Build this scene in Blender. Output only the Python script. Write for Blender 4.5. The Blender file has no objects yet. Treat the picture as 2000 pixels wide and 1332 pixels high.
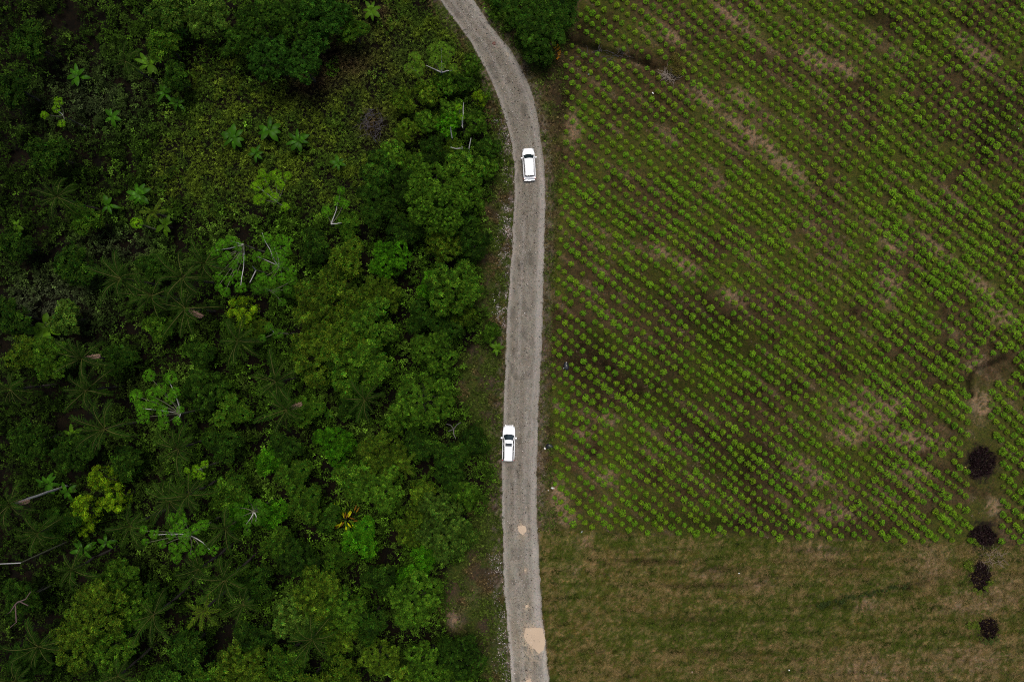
import bpy, math, random
import numpy as np
from mathutils import Vector, Matrix
random.seed(11); rng = np.random.default_rng(11)
PI = math.pi
scene = bpy.context.scene
col = scene.collection

# ------------------------------------------------------------------ camera, sky, sun, exposure
H = 100.0                      # flight height in metres
PPM = 2000 / 150.0             # photograph pixels per metre on the ground
cam_d = bpy.data.cameras.new('camera'); cam = bpy.data.objects.new('camera', cam_d); col.objects.link(cam)
cam.location = (0, 0, H); cam.rotation_euler = (0, 0, 0)
cam_d.sensor_width = 36; cam_d.lens = 24.0; cam_d.clip_start = 1; cam_d.clip_end = 3000
scene.camera = cam

SUN_EL, SUN_AZ = math.radians(74), math.radians(15)     # azimuth from north towards east
world = bpy.data.worlds.new("World"); scene.world = world; world.use_nodes = True
wn = world.node_tree.nodes; wl = world.node_tree.links
bg = wn['Background']; sky = wn.new('ShaderNodeTexSky'); sky.sky_type = 'NISHITA'; sky.sun_disc = False
sky.sun_elevation = SUN_EL; sky.sun_rotation = SUN_AZ; sky.air_density = 1.0; sky.dust_density = 4.0; sky.ozone_density = 0.6
wl.new(sky.outputs[0], bg.inputs[0]); bg.inputs[1].default_value = 0.05
sd = bpy.data.lights.new('sun', 'SUN'); sd.energy = 1.5; sd.angle = math.radians(24); sd.color = (1, 0.95, 0.88)
sun = bpy.data.objects.new('sun', sd); col.objects.link(sun)
sdir = Vector((math.cos(SUN_EL)*math.sin(SUN_AZ), math.cos(SUN_EL)*math.cos(SUN_AZ), math.sin(SUN_EL)))
sun.rotation_euler = sdir.to_track_quat('Z', 'Y').to_euler()
scene.view_settings.view_transform = 'Standard'; scene.view_settings.look = 'None'
scene.view_settings.gamma = 1; scene.view_settings.exposure = 1.05
scene.cycles.use_denoising = False; scene.cycles.filter_width = 1.1; scene.cycles.max_bounces = 5; scene.cycles.diffuse_bounces = 2; scene.cycles.glossy_bounces = 2
scene.cycles.transmission_bounces = 2

# ------------------------------------------------------------------ helpers
def W(px, py, h=0.0):
    """photo position of something h metres up -> metres in the place"""
    k = (1 - h / H) / PPM
    return ((px - 1000) * k, (666 - py) * k)

def tag(o, label=None, cat=None, group=None, kind=None):
    if label: o['label'] = label
    if cat: o['category'] = cat
    if group: o['group'] = group
    if kind: o['kind'] = kind
    return o

def empty(name, loc, rz=0):
    o = bpy.data.objects.new(name, None); col.objects.link(o); o.location = loc; o.rotation_euler = (0, 0, rz)
    o.empty_display_size = 0.5
    return o

def mesh_np(name, V, F, colors=None, mats=(), midx=None, smooth=False):
    V = np.asarray(V, np.float32); F = np.asarray(F, np.int32)
    me = bpy.data.meshes.new(name); n, k = F.shape
    me.vertices.add(len(V)); me.vertices.foreach_set('co', V.ravel())
    me.loops.add(n*k); me.loops.foreach_set('vertex_index', F.ravel())
    me.polygons.add(n); me.polygons.foreach_set('loop_start', np.arange(0, n*k, k, dtype=np.int32))
    me.polygons.foreach_set('loop_total', np.full(n, k, np.int32))
    if smooth: me.polygons.foreach_set('use_smooth', np.ones(n, bool))
    if midx is not None: me.polygons.foreach_set('material_index', np.asarray(midx, np.int32))
    for m in mats: me.materials.append(m)
    me.update(calc_edges=True)
    if colors is not None:
        colors = np.asarray(colors, np.float32)
        a = me.attributes.new('Col', 'FLOAT_COLOR', 'FACE' if len(colors) == n else 'POINT')
        c4 = np.ones((len(colors), 4), np.float32); c4[:, :3] = colors
        a.data.foreach_set('color', c4.ravel())
    return me

def link(name, me, parent=None, loc=None, mat=None):
    o = bpy.data.objects.new(name, me); col.objects.link(o)
    if parent: o.parent = parent
    if loc is not None: o.location = loc
    if mat:
        o.material_slots[0].link = 'OBJECT'; o.material_slots[0].material = mat
    return o

def hash2(ix, iy, seed):
    n = (ix.astype(np.int64)*374761393 + iy.astype(np.int64)*668265263 + seed*982451653) & 0x7fffffff
    n = ((n ^ (n >> 13)) * 1274126177) & 0x7fffffff
    n = n ^ (n >> 16)
    return (n & 0xffff) / 65535.0
def vnoise(x, y, seed=0):
    ix = np.floor(x); iy = np.floor(y); fx = x-ix; fy = y-iy
    fx = fx*fx*(3-2*fx); fy = fy*fy*(3-2*fy)
    a = hash2(ix, iy, seed); b = hash2(ix+1, iy, seed); c = hash2(ix, iy+1, seed); d = hash2(ix+1, iy+1, seed)
    return (a*(1-fx)+b*fx)*(1-fy)+(c*(1-fx)+d*fx)*fy
def fbm(x, y, seed=0, o=4):
    s = 0; a = .5; t = 0
    for i in range(o):
        s = s + a*vnoise(x*2**i + 17.3*i, y*2**i - 9.1*i, seed+i); t += a; a *= .5
    return s/t
def sstep(a, b, x):
    t = np.clip((x-a)/(b-a), 0, 1); return t*t*(3-2*t)

# ------------------------------------------------------------------ materials
def nodes(name):
    m = bpy.data.materials.new(name); m.use_nodes = True
    return m, m.node_tree.nodes, m.node_tree.links, m.node_tree.nodes['Principled BSDF']
def plain(name, c, rough=.6, metal=0, coat=0, spec=.5, bump=0, noise=0.15, nscale=6):
    m, n, l, b = nodes(name)
    b.inputs['Roughness'].default_value = rough; b.inputs['Metallic'].default_value = metal
    b.inputs['Coat Weight'].default_value = coat; b.inputs['Specular IOR Level'].default_value = spec
    tc = n.new('ShaderNodeTexCoord'); nz = n.new('ShaderNodeTexNoise'); nz.inputs['Scale'].default_value = nscale
    nz.inputs['Detail'].default_value = 5; l.new(tc.outputs['Object'], nz.inputs['Vector'])
    mr = n.new('ShaderNodeMapRange'); mr.inputs[3].default_value = 1-noise; mr.inputs[4].default_value = 1+noise
    l.new(nz.outputs['Fac'], mr.inputs[0])
    vm = n.new('ShaderNodeVectorMath'); vm.operation = 'SCALE'; vm.inputs[0].default_value = c[:3]
    l.new(mr.outputs[0], vm.inputs['Scale']); l.new(vm.outputs[0], b.inputs['Base Color'])
    if bump:
        bp = n.new('ShaderNodeBump'); bp.inputs['Strength'].default_value = bump; bp.inputs['Distance'].default_value = .03
        l.new(nz.outputs['Fac'], bp.inputs['Height']); l.new(bp.outputs[0], b.inputs['Normal'])
    return m
def foliage(name, tint=(1, 1, 1), rough=.8, trans=.14, vary=.25, spec=.05):
    """leaf colour = colour stored on each leaf x tint of the species x a little variation from plant to plant"""
    m, n, l, b = nodes(name)
    at = n.new('ShaderNodeAttribute'); at.attribute_name = 'Col'
    oi = n.new('ShaderNodeObjectInfo')
    mr = n.new('ShaderNodeMapRange'); mr.inputs[3].default_value = 1-vary; mr.inputs[4].default_value = 1+vary
    l.new(oi.outputs['Random'], mr.inputs[0])
    a = n.new('ShaderNodeVectorMath'); a.operation = 'MULTIPLY'; a.inputs[1].default_value = tint
    l.new(at.outputs['Color'], a.inputs[0])
    s = n.new('ShaderNodeVectorMath'); s.operation = 'SCALE'; l.new(a.outputs[0], s.inputs[0]); l.new(mr.outputs[0], s.inputs['Scale'])
    l.new(s.outputs[0], b.inputs['Base Color']); b.inputs['Roughness'].default_value = rough
    b.inputs['Specular IOR Level'].default_value = spec
    t = n.new('ShaderNodeBsdfTranslucent'); l.new(s.outputs[0], t.inputs['Color'])
    mx = n.new('ShaderNodeMixShader'); mx.inputs[0].default_value = trans
    l.new(b.outputs[0], mx.inputs[1]); l.new(t.outputs[0], mx.inputs[2])
    l.new(mx.outputs[0], n['Material Output'].inputs['Surface'])
    return m
def ground_mat(name, scales=((2.2, .35), (9, .35), (30, .4)), bump=.5, rough=.95, warm=.0):
    """painted-in soil colours with layered fine grain and relief"""
    m, n, l, b = nodes(name)
    at = n.new('ShaderNodeAttribute'); at.attribute_name = 'Col'
    geo = n.new('ShaderNodeNewGeometry'); cur = at.outputs['Color']; last = None
    for s, amt in scales:
        nz = n.new('ShaderNodeTexNoise'); nz.inputs['Scale'].default_value = s; nz.inputs['Detail'].default_value = 6
        nz.inputs['Roughness'].default_value = .7
        l.new(geo.outputs['Position'], nz.inputs['Vector'])
        sp = n.new('ShaderNodeVectorMath'); sp.operation = 'MULTIPLY_ADD'
        # colour noise: each channel drifts a little on its own, as mixed litter, soil and moss do
        k = 2*amt*1.9
        sp.inputs[1].default_value = (k, k*.9, k*.8); sp.inputs[2].default_value = (1-k/2, 1-k*.45, 1-k*.4)
        mixc = n.new('ShaderNodeMix'); mixc.data_type = 'RGBA'; mixc.inputs[0].default_value = .3
        l.new(nz.outputs['Fac'], mixc.inputs[6]); l.new(nz.outputs['Color'], mixc.inputs[7])
        l.new(mixc.outputs[2], sp.inputs[0])
        mu = n.new('ShaderNodeVectorMath'); mu.operation = 'MULTIPLY'; l.new(cur, mu.inputs[0]); l.new(sp.outputs[0], mu.inputs[1])
        mx = n.new('ShaderNodeVectorMath'); mx.operation = 'MAXIMUM'; mx.inputs[1].default_value = (.003, .003, .002)
        l.new(mu.outputs[0], mx.inputs[0]); cur = mx.outputs[0]; last = nz
    l.new(cur, b.inputs['Base Color']); b.inputs['Roughness'].default_value = rough
    b.inputs['Specular IOR Level'].default_value = .05
    bp = n.new('ShaderNodeBump'); bp.inputs['Strength'].default_value = bump; bp.inputs['Distance'].default_value = .12
    l.new(last.outputs['Fac'], bp.inputs['Height']); l.new(bp.outputs[0], b.inputs['Normal'])
    return m

M_ground = ground_mat('soil_and_litter', ((1.0, .38), (3.2, .75), (8, .7)), bump=1.0)
M_road = ground_mat('gravel_road', ((.6, .10), (3.5, .30), (10, .42)), bump=.6)
M_leaf = foliage('mixed_leaves', vary=0)
M_dark = foliage('dark_green_leaves', (.44, .54, .42))
M_mid = foliage('green_leaves', (.95, 1.05, .70))
M_olive = foliage('olive_leaves', (1.25, 1.08, .7))
M_bright = foliage('bright_green_leaves', (1.15, 1.85, .55), trans=.3)
M_lime = foliage('yellow_lime_leaves', (2.6, 2.25, .6), trans=.2, vary=.15)
M_grey = foliage('grey_green_leaves', (1.1, 1.05, 1.25))
M_blue = foliage('bluish_green_leaves', (.55, .82, .75))
M_palm = foliage('palm_leaflets', (.36, .46, .34), vary=.35)
M_palm2 = foliage('light_palm_leaflets', (1.6, 1.35, .8), vary=.15)
M_rachis = plain('palm_midrib', (.066, .070, .015), .6, spec=.1)
M_cec = foliage('umbrella_leaves', (1.15, 1.75, .6), trans=.3, vary=.18)
M_crop = foliage('crop_leaves', (1, 1, 1), trans=.25, vary=.18)
M_bark = plain('brown_bark', (.028, .023, .016), .9, bump=.6, noise=.4)
M_gbark = plain('greenish_bark', (.07, .075, .04), .9, noise=.3)
M_pale = plain('pale_grey_bark', (.36, .35, .34), .8, bump=.4, noise=.3, nscale=3)
M_dead = plain('dead_pinkish_frond', (.26, .15, .11), .9, noise=.4)

# ------------------------------------------------------------------ layout curves, in photograph pixels
RL = np.array([(-700, 500), (-300, 705), (-60, 828), (0, 859), (40, 887), (85, 920), (140, 950), (175, 966), (232, 986), (282, 999), (330, 1004), (380, 1004), (428, 1002), (524, 997), (596, 990.5), (644, 988.5), (700, 987), (800, 983), (920, 979), (1000, 980), (1125, 982.5), (1249, 992.5), (1332, 999), (1500, 1012), (1900, 1060)], float)
RR = np.array([(-700, 575), (-300, 775), (-60, 898), (0, 926), (37, 950), (67, 972), (100, 999), (140, 1021), (175, 1038), (225, 1050), (275, 1057), (330, 1064), (380, 1066), (452, 1064), (548, 1062.6), (620, 1060), (700, 1058), (800, 1052), (920, 1049), (1000, 1050), (1100, 1053), (1200, 1060), (1262, 1067), (1332, 1073.5), (1500, 1088), (1900, 1136)], float)
FE = np.array([(-300, 700), (0, 842), (60, 872), (120, 918), (180, 945), (250, 965), (330, 965), (400, 938), (460, 948), (520, 935), (600, 938), (650, 950), (700, 905), (760, 890), (830, 930), (900, 955), (960, 955), (1000, 930), (1060, 912), (1120, 872), (1200, 862), (1260, 900), (1332, 950), (1600, 960)], float)
CL = np.array([(-300, 1150), (0, 1138), (60, 1128), (72, 1108), (130, 1102), (200, 1100), (300, 1096), (470, 1086), (650, 1080), (900, 1078), (1000, 1084), (1300, 1090)], float)
rl = lambda y: np.interp(y, RL[:, 0], RL[:, 1]); rr = lambda y: np.interp(y, RR[:, 0], RR[:, 1])
fe = lambda y: np.interp(y, FE[:, 0], FE[:, 1]); cl = lambda y: np.interp(y, CL[:, 0], CL[:, 1])
def cropb(x): return np.interp(x, [1050, 1200, 1500, 1800, 2100], [1033, 1041, 1052, 1060, 1066])
GAP = [(1885, 735), (1900, 712), (1972, 686), (1978, 722), (1950, 745), (1922, 775), (1945, 870), (1950, 1000), (1945, 1070), (1893, 1070), (1891, 960), (1882, 880), (1890, 790)]
TREN = [(1095, 72), (1130, 82), (1180, 98), (1230, 112), (1280, 130)]
def inpoly(x, y, P):
    r = np.zeros(np.shape(x), bool); j = len(P)-1
    for i in range(len(P)):
        xi, yi = P[i]; xj, yj = P[j]
        c = ((yi > y) != (yj > y)) & (x < (xj-xi)*(y-yi)/(yj-yi+1e-9)+xi); r ^= c; j = i
    return r
def dline(x, y, P):
    d = np.full(np.shape(x), 1e9)
    for (x0, y0), (x1, y1) in zip(P[:-1], P[1:]):
        t = np.clip(((x-x0)*(x1-x0)+(y-y0)*(y1-y0))/((x1-x0)**2+(y1-y0)**2), 0, 1)
        d = np.minimum(d, np.hypot(x-x0-t*(x1-x0), y-y0-t*(y1-y0)))
    return d
def blob(x, y, bx, by, rx, ry=None, ang=0):
    ry = ry or rx; c, s = math.cos(math.radians(ang)), math.sin(math.radians(ang))
    u = ((x-bx)*c+(y-by)*s)/rx; v = (-(x-bx)*s+(y-by)*c)/ry
    return np.exp(-(u*u+v*v))
SOIL = [(1915, 905, 31, 35, 0), (1920, 1050, 29, 33, 0), (1915, 1125, 23, 30, -15), (1931, 1228, 22, 25, 0)]   # dark patches
DRY = [(1590, 115, 30, 16, 35), (1650, 135, 22, 12, 35), (1375, 190, 30, 14, 30), (1450, 190, 26, 12, 30), (1455, 255, 45, 13, 40), (1510, 300, 45, 12, 40), (1555, 335, 30, 10, 40), (1118, 250, 14, 30, 0), (1440, 40, 40, 14, 40), (1310, 70, 18, 10, 35), (1690, 810, 55, 20, 15), (1745, 790, 30, 14, 0), (1790, 860, 46, 16, 10), (1660, 850, 30, 16, 0), (1560, 908, 30, 18, 20), (1595, 935, 22, 14, 0), (1180, 930, 22, 14, 0), (1090, 975, 18, 32, 0), (1095, 1015, 22, 12, 0), (1140, 845, 16, 10, 0), (1190, 820, 20, 12, 0), (1740, 475, 26, 14, 35), (1830, 485, 40, 10, 38), (1735, 560, 20, 34, 0), (1920, 560, 40, 12, 38), (1960, 620, 30, 16, 20), (1900, 95, 40, 14, 38), (1640, 1000, 30, 12, 20), (1580, 1025, 20, 10, 30), (1915, 790, 22, 26, 0), (1905, 715, 20, 10, 0), (1940, 990, 14, 18, 0), (1790, 920, 30, 12, 10), (1430, 580, 24, 12, 30), (1340, 520, 24, 12, 30), (1290, 490, 16, 10, 30), (1950, 1160, 50, 30, 0), (1880, 1180, 40, 20, 15), (1120, 1110, 12, 10, 0), (1140, 1060, 16, 12, 0), (1380, 1120, 26, 10, 0), (1700, 1310, 90, 26, 0), (1900, 1290, 80, 26, 0), (1480, 1140, 30, 12, 0), (1600, 1075, 40, 14, 0), (1700, 1180, 30, 14, -10), (1820, 1100, 30, 30, 0)]
DARKP = [(1380, 640, 180, 60, 35), (1280, 760, 120, 60, 20), (1150, 700, 60, 80, 0), (1450, 900, 160, 60, 10), (1400, 1020, 200, 20, 3), (1720, 30, 60, 22, 20), (1950, 240, 60, 70, 0), (1150, 60, 40, 50, 20), (1085, 150, 30, 40, 0), (1100, 200, 20, 60, 0), (1300, 1097, 80, 4, 3), (1250, 1095, 60, 4, 3), (1420, 1110, 50, 6, 0), (1340, 1142, 60, 5, 0), (1420, 1145, 60, 6, 0), (1500, 1128, 40, 5, 0), (1390, 1120, 8, 16, 0), (1350, 1208, 90, 6, 0), (1420, 1275, 120, 5, 2), (1680, 1168, 80, 2.5, -13), (1625, 1176, 26, 7, -10), (1600, 1190, 30, 2.5, -30), (1780, 1145, 30, 10, -20), (1600, 1075, 60, 5, 5), (1660, 1110, 60, 5, 0), (1840, 1125, 40, 5, -20)]
GREENP = [(1730, 1150, 50, 20, -10), (1640, 1175, 60, 14, -10), (1500, 1200, 120, 40, 0), (1100, 1090, 25, 30, 0), (1120, 1160, 40, 30, 0), (1200, 1240, 80, 30, 0), (1350, 330, 160, 60, 35), (1700, 340, 200, 60, 35), (1600, 60, 140, 50, 30), (1400, 1240, 140, 30, 0), (1780, 1260, 60, 20, 0), (1550, 1060, 200, 14, 0), (1230, 1060, 120, 14, 0)]

def zones(px, py):
    """weights of each kind of ground at photo position"""
    L, R, F, C = rl(py), rr(py), fe(py), cl(py); B = cropb(px)
    wob = (fbm(px/14, py/14, 5)-.5)*10
    right = px > (L+R)/2
    crop = right & (px > C-4+wob*.5) & (py < B+wob*.4)
    mead = right & (py >= B+wob*.4) & (px > R)
    return crop, mead, right

def ground_color(px, py):
    L, R, F, C = rl(py), rr(py), fe(py), cl(py); crop, mead, right = zones(px, py)
    n1 = fbm(px/60, py/60, 1, 5); n2 = fbm(px/16, py/16, 2, 4); n3 = fbm(px/5, py/5, 3, 3)
    # streaks along the planting rows
    u = px*.799+py*.602; v = -px*.602+py*.799
    st = fbm(u/70, v/13, 4, 4); fs = fbm((px+6*np.sin(py/30))/60, (py+9*n1+5*np.sin(px/70))/7, 6, 4)
    soil = np.array([.017, .0112, .0042]); soil2 = np.array([.046, .033, .014]); dry = np.array([.175, .118, .070]); olive = np.array([.040, .046, .007])
    green = np.array([.026, .036, .006]); litter = np.array([.022, .016, .008]); brown = np.array([.036, .027, .015])
    mix = lambda a, b, t: a*(1-t[..., None])+b*t[..., None]
    base = np.zeros(px.shape+(3,))
    d = sum(blob(px, py, *b) for b in DRY); dk = sum(blob(px, py, *b) for b in DARKP); gp = sum(blob(px, py, *b) for b in GREENP)
    # crop field
    t = sstep(.35, .68, n2*.5+st*.35+n3*.3)
    c = mix(soil, soil2, t); c = mix(c, olive, np.clip(sstep(.42, .64, n1)*.8+gp*.45, 0, .85))
    # the wide streak of drier ground from top middle down to the right
    c = mix(c, soil2*1.15, .45*sstep(.52, .75, st))
    c = mix(c, dry, np.clip(d*1.35*sstep(.25, .65, n3)+.6*sstep(.63, .8, st)*n2, 0, .8)); c = c*(1-.55*np.clip(dk, 0, 1))[..., None]
    # meadow
    g = mix(np.array([.070, .056, .014]), np.array([.042, .052, .007]), sstep(.38, .62, n2*.4+n1*.5+gp*.25))
    g = mix(g, np.array([.150, .098, .055]), np.clip(.62*sstep(.47, .66, n3*.75+fs*.3)+d*.7*n3*1.6, 0, .9))
    tf = fbm(px/9, py/7, 8, 3); g = mix(g, np.array([.022, .034, .005]), .75*sstep(.52, .68, tf))
    g = g*(.72+.26*fs+.3*n3)[..., None]; g = g*(1-.8*np.clip(dk, 0, 1)*sstep(.42, .6, n3*.6+n2*.4))[..., None]
    rw_ = np.clip(.5+.5*np.sin((py+5*n1*6)*2*PI/24.5), 0, 1)**3*sstep(.35, .6, n2); g = g*np.array([.86, .91, .75])*(1-.6*rw_)[..., None]*(.55+.9*n3)[..., None]
    g = mix(g, dry*.95, .75*np.clip(d, 0, 1)*sstep(.40, .62, n3))
    # roadside, right
    e = mix(np.array([.056, .041, .019]), np.array([.040, .042, .009]), sstep(.35, .65, n2)); 
    lt = sstep(28, 4, px-R)*sstep(.3, .6, n3)
    e = mix(e, np.array([.11, .088, .065]), .65*lt); e = mix(e, dry, np.clip(d*.8*n3*1.5, 0, .8)); e = mix(e, litter, np.clip(dk, 0, .85))
    # forest floor and its open strips
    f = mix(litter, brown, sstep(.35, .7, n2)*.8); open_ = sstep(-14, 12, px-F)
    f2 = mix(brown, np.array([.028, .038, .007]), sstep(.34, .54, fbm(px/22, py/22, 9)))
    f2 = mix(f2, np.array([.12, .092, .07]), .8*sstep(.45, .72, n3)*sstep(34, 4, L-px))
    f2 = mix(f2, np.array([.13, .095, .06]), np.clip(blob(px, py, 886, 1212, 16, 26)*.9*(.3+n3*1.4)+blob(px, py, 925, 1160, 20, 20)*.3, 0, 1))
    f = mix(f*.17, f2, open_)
    # strip of paler scrub ground, upper middle
    base[:] = f
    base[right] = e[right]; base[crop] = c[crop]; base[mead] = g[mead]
    for (bx, by, rx, ry, a) in SOIL:
        k = .92*sstep(.25, .55, blob(px, py, bx, by, rx, ry, a)+(n3-.5)*.75)
        base = base*(1-k[..., None])+np.array([.010, .006, .006])*k[..., None]
    k = sstep(8, 3, dline(px, py, TREN)+(n3-.5)*5); base = base*(1-.75*k[..., None])
    k = sstep(9, 3, dline(px, py, [(1896, 775), (1893, 745), (1905, 722), (1940, 708), (1962, 698)])+(n3-.5)*4); base = base*(1-.7*k[..., None])
    return base

def ground_z(px, py):
    L, R = rl(py), rr(py)
    z = (fbm(px/30, py/30, 21)-.5)*.35+(fbm(px/7, py/7, 22)-.5)*.16
    dr = np.maximum(L-px, px-R); k = sstep(2, 26, dr); z = z*k
    z = z-.10*sstep(2, -6, dr)                                   # the roadbed lies in a shallow cut of the sheet
    z = z-.35*np.exp(-((px-(cl(py)-9))/4.0)**2)*sstep(150, 200, py)*(.4+fbm(px/20, py/20, 23))   # ditch beside the field
    z = z-.7*sstep(9, 3, dline(px, py, TREN))
    z = z-.35*sstep(11, 1, dline(px, py, [(1896, 775), (1893, 745), (1905, 722), (1940, 708), (1962, 698)]))
    z = z-.25*np.exp(-((px-1066)**2+(py-882)**2)/60)
    m = sstep(0, 8, py-cropb(px))*(px > R)
    z = z+m*.10*np.sin((py+6*fbm(px/90, py/90, 24))*2*PI/17)      # old cultivation ridges under the meadow
    for (bx, by, rx, ry, a) in SOIL: z = z-.25*sstep(.3, .8, blob(px, py, bx, by, rx, ry, a))
    return z

# ------------------------------------------------------------------ ground sheet and road
def axis(c0, c1, step, far):
    a = np.arange(c0, c1+step/2, step); out = [d for d in (4, 10, 25, 60, 140, 320, far)]
    return np.concatenate([[c0-d for d in out[::-1]], a, [c1+d for d in out]])
gx = axis(-84, 84, .36, 900); gy = axis(-60, 60, .36, 900)
GX, GY = np.meshgrid(gx, gy); PX = GX*PPM+1000; PY = 666-GY*PPM
GZ = ground_z(PX, PY); gc = ground_color(PX, PY)
ny, nx = GX.shape; idx = np.arange(nx*ny).reshape(ny, nx)
F = np.stack([idx[:-1, :-1], idx[:-1, 1:], idx[1:, 1:], idx[1:, :-1]], -1).reshape(-1, 4)
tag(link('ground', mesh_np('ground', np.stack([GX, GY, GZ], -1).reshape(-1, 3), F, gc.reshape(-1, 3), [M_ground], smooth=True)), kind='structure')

def road_mesh():
    ys = np.arange(-700, 1900, 4.0); us = np.linspace(0, 1, 33)
    Y, U = np.meshgrid(ys, us, indexing='ij')
    L, R = rl(Y), rr(Y)
    jl = (fbm(Y/16, Y*0, 31, 4)-.5)*5; jr = (fbm(Y/16, Y*0+3, 32, 4)-.5)*5
    X = (L+jl)*(1-U)+(R+jr)*U
    n = fbm(X/7, Y/22, 33); n2 = fbm(X/3, Y/3, 34, 3); lane = fbm(U*9, Y/160, 35)
    c = np.array([.172, .158, .130]); pale = np.array([.240, .220, .195]); rough = np.array([.132, .116, .092])
    k = np.clip((n-.45)*2.2+.35, 0, 1)[..., None]
    col_ = rough*(1-k)+c*k
    e = np.clip(np.exp(-((U-.045)/.06)**2)*.95+np.exp(-((U-.88)/.10)**2)*.8*sstep(.3, .55, lane)+.45*np.exp(-((U-.9)/.12)**2)+.6*np.exp(-((U-.36)/.06)**2)*sstep(.38, .6, lane)+.5*np.exp(-((U-.66)/.06)**2)*sstep(.42, .6, lane), 0, 1)
    e = e*sstep(.1, .45, n2+.25)*(.45+.75*fbm(Y/40, U*3, 36)); pt = sstep(.55, .7, fbm(X/11, Y/16, 37)); col_ = col_*(1-.3*pt[..., None]); mu = sum(blob(X, Y, *q) for q in ((1045, 1250, 30, 38), (1019, 1034, 13, 15), (1030, 1335, 12, 16), (1026, 1113, 5, 5), (1029, 1184, 6, 6)))*sstep(.35, .6, n2); col_ = col_*(1-.8*np.clip(mu, 0, 1)[..., None])+np.array([.35, .265, .18])*.8*np.clip(mu, 0, 1)[..., None]
    col_ = col_*(1-e[..., None])+pale*e[..., None]
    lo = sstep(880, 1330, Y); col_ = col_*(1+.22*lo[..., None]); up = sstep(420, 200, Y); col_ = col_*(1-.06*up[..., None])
    Z = .03+.07*(1-(2*U-1)**2)+(n2-.5)*.03-.025*np.exp(-((U-.3)/.05)**2)-.025*np.exp(-((U-.72)/.05)**2)
    Z[:, 0] = -.06; Z[:, -1] = -.06
    V = np.stack([(X-1000)/PPM, (666-Y)/PPM, Z], -1)
    a, b = Y.shape; idx = np.arange(a*b).reshape(a, b)
    F = np.stack([idx[:-1, :-1], idx[1:, :-1], idx[1:, 1:], idx[:-1, 1:]], -1).reshape(-1, 4)
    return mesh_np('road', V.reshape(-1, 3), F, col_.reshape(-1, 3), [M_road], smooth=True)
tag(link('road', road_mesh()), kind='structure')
def road_z(px, py):
    u = (px-rl(py))/(rr(py)-rl(py)); return .03+.07*(1-(2*u-1)**2)

# ------------------------------------------------------------------ leaf geometry
def rndunit(n):
    v = rng.normal(size=(n, 3)); return v/np.linalg.norm(v, axis=1)[:, None]
def norm(v): return v/np.maximum(np.linalg.norm(v, axis=-1, keepdims=True), 1e-9)
def stars(P, N, size, nl, width=.38, lift=.25, droop=.15, fold=.06, off=.1, jit=.25):
    """nl leaves radiating round each point P about its normal N -> verts, quads, leaf index of star"""
    n = len(P); size = np.broadcast_to(size, (n,))
    ref = norm(np.cross(N, rndunit(n))); bit = np.cross(N, ref)
    ang = (np.arange(nl)*2*PI/nl)[None, :]+rng.uniform(0, 2*PI, (n, 1))+rng.normal(0, jit, (n, nl))
    T = ref[:, None]*np.cos(ang)[..., None]+bit[:, None]*np.sin(ang)[..., None]
    lf = (lift+rng.normal(0, .18, (n, nl)))[..., None]
    Nn = np.broadcast_to(N[:, None], T.shape); T = norm(T+Nn*lf); S = norm(np.cross(Nn, T))
    L = (size[:, None]*rng.uniform(.75, 1.2, (n, nl)))[..., None]; Wd = L*width*.5; P0 = P[:, None]
    U = np.cross(T, S)
    base = P0+T*L*off; a = P0+T*L*.52+S*Wd+U*L*fold; b = P0+T*L*.52-S*Wd+U*L*fold; tip = P0+T*L-Nn*L*droop
    V = np.stack([base, b, tip, a], 2).reshape(-1, 3)
    Fq = np.arange(len(V)).reshape(-1, 4)
    return V, Fq, np.repeat(np.arange(n), nl)
def tube(pts, rads, sides=6):
    """tapered tube through pts -> verts, quads"""
    pts = [Vector(p) for p in pts]; V = []; F = []
    for i, p in enumerate(pts):
        d = (pts[min(i+1, len(pts)-1)]-pts[max(i-1, 0)]).normalized(); q = d.to_track_quat('Z', 'Y')
        for k in range(sides):
            a = 2*PI*k/sides; V.append(p+q @ Vector((math.cos(a), math.sin(a), 0))*rads[i])
    for i in range(len(pts)-1):
        for k in range(sides):
            F.append((i*sides+k, i*sides+(k+1) % sides, (i+1)*sides+(k+1) % sides, (i+1)*sides+k))
    return np.array([tuple(v) for v in V]), np.array(F)
def join(parts):
    V = []; F = []; o = 0
    for v, f in parts: V.append(v); F.append(f+o); o += len(v)
    return np.concatenate(V), np.concatenate(F)
def bend(a, b, k=4, wob=.15):
    a, b = Vector(a), Vector(b); L = (b-a).length
    return [a.lerp(b, t/k)+Vector((random.uniform(-wob, wob), random.uniform(-wob, wob), wob*math.sin(PI*t/k)*.6))*L*.3*(0 < t < k) for t in range(k+1)]

LEAF = np.array([.028, .060, .0045])       # plain leaf green, tinted by each species' material
def leafcols(n, v=.45, warm=.3, base=LEAF):
    b = rng.uniform(1-v, 1+v, (n, 1))*np.where(rng.random((n, 1)) < .07, 1.7, 1)
    w = rng.normal(0, warm, (n, 1)); c = base*b*(1+np.array([[1.0, .15, .3]])*np.abs(w)*np.sign(w))
    return np.clip(c, .002, .6)

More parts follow.
